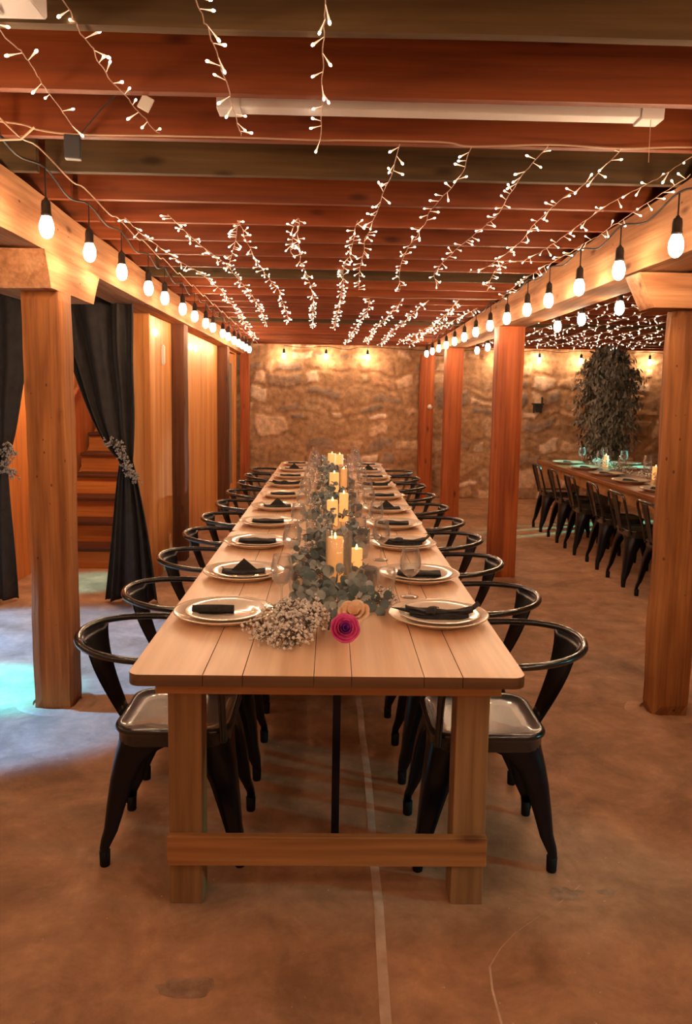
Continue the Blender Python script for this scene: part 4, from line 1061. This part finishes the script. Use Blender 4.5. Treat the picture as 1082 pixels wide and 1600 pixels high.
Cc = [([(-0.99, 3.766, 2.308), (-0.983, 4.25, 2.299), (-0.941, 4.817, 2.288), (-0.878, 5.379, 2.277), (-0.853, 6.202, 2.262), (-0.903, 7.441, 2.238), (-0.937, 8.59, 2.216), (-1.001, 10.169, 2.186)], 98, 'leftmost fairy light strand of the deep set, just inside the left bulbs'),
      ([(-0.772, 3.687, 2.309), (-0.737, 4.306, 2.298), (-0.672, 4.892, 2.287), (-0.655, 5.705, 2.271), (-0.644, 6.535, 2.255), (-0.696, 8.231, 2.223)], 80, 'second fairy light strand of the deep left set'),
      ([(-0.647, 4.847, 2.25), (-0.47, 3.845, 2.27), (-0.459, 3.782, 2.308), (-0.466, 4.201, 2.3), (-0.466, 4.727, 2.29), (-0.438, 5.538, 2.274), (-0.411, 6.144, 2.263), (-0.459, 8.191, 2.224)], 84, 'third fairy light strand of the deep left set, with a loose looped tail'),
      ([(-0.236, 4.339, 2.26), (-.205, 3.85, 2.27), (-0.167, 3.719, 2.309), (-0.198, 4.51, 2.294), (-0.182, 5.248, 2.28), (-0.16, 6.111, 2.263), (-0.218, 8.464, 2.219)], 84, 'fourth fairy light strand of the deep set, left of the room centre'),
      ([(0.109, 3.732, 2.309), (0.09, 4.48, 2.294), (0.062, 4.985, 2.285), (0.063, 6.082, 2.264), (0.011, 8.557, 2.217)], 84, 'fifth fairy light strand of the deep set, right over the candles')]
for i, (p, n_, l) in enumerate(Cc): strand(p, n_, l, 80+i, sc=1.0)
D = [([(0.29, 6.259, 2.261), (0.302, 7.208, 2.243), (0.251, 8.383, 2.22), (0.178, 10.407, 2.182)], 60, 'short far fairy light strand nearest the room centre'),
     ([(0.553, 6.333, 2.259), (0.522, 7.32, 2.24), (0.466, 8.543, 2.217), (0.432, 10.353, 2.183)], 60, 'second far fairy light strand right of the centre'),
     ([(0.772, 6.303, 2.26), (0.732, 7.143, 2.244), (0.694, 8.502, 2.218), (0.63, 10.514, 2.18)], 60, 'third far fairy light strand right of the centre'),
     ([(1.004, 6.235, 2.261), (1.04, 7.765, 2.232), (0.973, 8.874, 2.211), (0.876, 10.259, 2.185)], 62, 'fourth far fairy light strand right of the centre'),
     ([(1.24, 6.701, 2.252), (1.192, 7.521, 2.237), (1.095, 8.852, 2.211), (1.038, 10.529, 2.179)], 60, 'outermost far fairy light strand, close to the right beam bulbs')]
for i, (p, n_, l) in enumerate(D): strand(p, n_, l, 100+i, sc=1.15)
for i, x in enumerate((1.95, 2.2, 2.45, 2.7, 2.95, 3.2, 3.45, 3.7, 3.95)):
    pp = [(x, 4.8+.3*(i % 3), zc(5)-.01), (x+.03, 6, zc(6)-.01), (x, 7.5, zc(7.5)-.01), (x+.04, 9, zc(9)-.01), (x, 10.4, zc(10.4)-.01)]
    strand(pp, 62, 'fairy light strand over the right-hand bay, %s from the right beam' % ORD[i], 120+i, parts=False, group='fairy light strands in the right-hand bay', sc=.85)
mb = MB(); mb.tube(smooth_path([(.2, 6.19, 2.263), (.5, 6.2, 2.255), (.8, 6.19, 2.262), (1.1, 6.2, 2.256), (1.3, 6.2, 2.262)], 5), .0025, 6); tag(mb.build('supply_wire', 'cordw'), 'pale wire crossing the joists where the far fairy light strands start', 'wire')
# zigzag pale wire above the left bulbs
mb = MB(); cc = []
for i in range(17):
    y = 2.3+i*.5; cc += [(-1.03, y, zc(y)-.003), (-1.00, y+.25, zc(y)-.05)]
mb.tube(smooth_path(cc, 4), .0028, 6); tag(mb.build('feed_wire', 'cordw'), 'pale wire looping along the joists above the left bulbs', 'wire')
# inline connector at far left
mb = MB(); mb.tube([(-1.5, 2.37, 2.26), (-1.2, 2.42, 2.255), (-1.05, 2.47, 2.25), (-.98, 2.52, 2.27), (-.93, 2.5, 2.30)], .0035, 6)
ic = mb.build('plug_lead', 'cordw'); tag(ic, 'pale lead with inline connector at the left picture edge', 'wire')
mb = MB(); mb.tube([(-1.17, 2.425, 2.255), (-1.15, 2.43, 2.255), (-1.10, 2.45, 2.252), (-1.08, 2.455, 2.252)], [.006, .011, .011, .006], 10); mb.build('connector', 'cordw', ic)
# adapter box, tag and thin black cord
ad = empty('power_adapter', (-.865, 2.66, 2.292), label='small black power adapter hanging at the supply wire', cat='adapter'); ad.rotation_euler = (0, 0, R(10))
MB().box(-.026, .026, -.018, .018, -.04, .035).build('body', 'darkplastic', ad, bevel=.004)
MB().tube([(.02, 0, .035), (.1, -.10, .09), (.17, -.22, .11)], .0022, 6).build('cord', 'cordb', ad)
tg = MB(); tg.box(-.018, .018, -.004, .004, -.020, .020, mat=Matrix.Rotation(R(28), 4, 'Y')); tag(tg.build('control_tag', 'whiteplastic', loc=(-.548, 2.335, 2.320), bevel=.002), 'small white controller tag beside the second overhead strand', 'tag')

# fluorescent fittings (off)
fx = empty('fluorescent_fixture', (.32, 2.47, 2.42), label='long white unlit strip light fitting between two red joists', cat='light fixture')
mb = MB(); mb.prism([(-.04, .03), (-.03, -.068), (.03, -.068), (.04, .03)], -.61, .61, 'x'); mb.build('housing', 'bracket', fx, bevel=.003)
for (a, b, c) in ((-.68, -.61, -1), (.61, .68, 1)):
    mb = MB(); mb.add([(a if c > 0 else a-.0, yy, zz) for yy, zz in ((-.045, .03), (-.035, -.075), (.035, -.075), (.045, .03))]+[(b, yy, zz) for yy, zz in ((-.045, .03), (-.035, -.075), (.035, -.075), (.045, .03))],
        [(0, 1, 2, 3), (4, 7, 6, 5), (0, 4, 5, 1), (1, 5, 6, 2), (2, 6, 7, 3), (3, 7, 4, 0)]); mb.build('end_cap', 'bracket', fx, bevel=.003)
for a in (-.5, .5):
    MB().box(a-.03, a+.03, -.02, .02, .03, .17).build('mounting_stem', 'bracket', fx)
MB().tube([(.64, -.03, -.07), (.641, -.03, -.20)], .0012, 5).build('pull_cord', 'cordw', fx)
fx2 = empty('box_fixture', (-.93, 1.725, 2.30), label='white box light fitting at the top left picture corner', cat='light fixture')
MB().prism([(-.16, .28), (-.16, .0), (-.15, -.008), (.055, -.008), (.065, .0), (.065, .28)], -.32, .30, 'x').build('housing', 'bracket', fx2, bevel=.003)
MB().box(-.25, .22, -.12, .03, -.014, -.0085).build('diffuser', 'tube', fx2, bevel=.002)

# ------------------------------------------------------------------ coloured party lights and stair fill
def spot(name, loc, target, energy, col, size, blend, rad=.05):
    l = bpy.data.lights.new(name, 'SPOT'); l.energy = energy; l.color = col; l.spot_size = R(size); l.spot_blend = blend; l.shadow_soft_size = rad
    o = bpy.data.objects.new(name, l); C.objects.link(o); o.location = loc
    d = Vector(target)-Vector(loc); o.rotation_euler = d.to_track_quat('-Z', 'Y').to_euler(); return o
spot('party_light', (-3.2, 3.6, 2.2), (-2.15, 3.9, 0), 950, (.09, .40, 1.), 54, .2)
spot('party_light', (-3.4, 4.2, 2.2), (-1.72, 3.75, 0), 1500, (.0, .75, 1.), 16, .7)
spot('party_light', (-2.2, 5.62, 2.0), (-1.88, 5.93, 0), 160, (.0, .8, 1.), 22, .6)
spot('party_light', (5.2, 9.9, .30), (2.75, 8.75, 0.0), 1800, (.1, 1., .85), 12, .5)
spot('party_light', (5.0, 8.2, 2.0), (2.95, 8.35, .80), 700, (.1, 1., .85), 20, .5)
spot('party_light', (4.2, 1.2, 1.2), (.75, 2.3, .3), 160, (.1, .75, .8), 16, .6)
spot('party_light', (5.7, 9.8, 1.95), (0, 7.4, .85), 650, (.62, .78, 1.), 12, .8)
pl = bpy.data.lights.new('stair_glow', 'POINT'); pl.energy = 4; pl.color = (.45, .4, 1.); pl.shadow_soft_size = .1
po = bpy.data.objects.new('stair_glow', pl); C.objects.link(po); po.location = (-1.9, 7.6, 2.3)
pl = bpy.data.lights.new('stair_fill', 'POINT'); pl.energy = 45; pl.color = (1, .74, .45); pl.shadow_soft_size = .1  # added fill that brightens the stairs, no fitting behind it
po = bpy.data.objects.new('stair_fill', pl); C.objects.link(po); po.location = (-1.95, 6.1, 2.15)

w = bpy.data.worlds.new('room air'); bpy.context.scene.world = w; w.use_nodes = True
w.node_tree.nodes['Background'].inputs['Color'].default_value = (.05, .035, .025, 1)
w.node_tree.nodes['Background'].inputs['Strength'].default_value = .3
sc = bpy.context.scene
sc.view_settings.view_transform = 'Standard'; sc.view_settings.look = 'None'; sc.view_settings.gamma = 1
sc.view_settings.exposure = 0.33
sc.cycles.max_bounces = 8; sc.cycles.transparent_max_bounces = 24; sc.cycles.diffuse_bounces = 4
sc.cycles.sample_clamp_indirect = 4; sc.cycles.use_light_tree = True
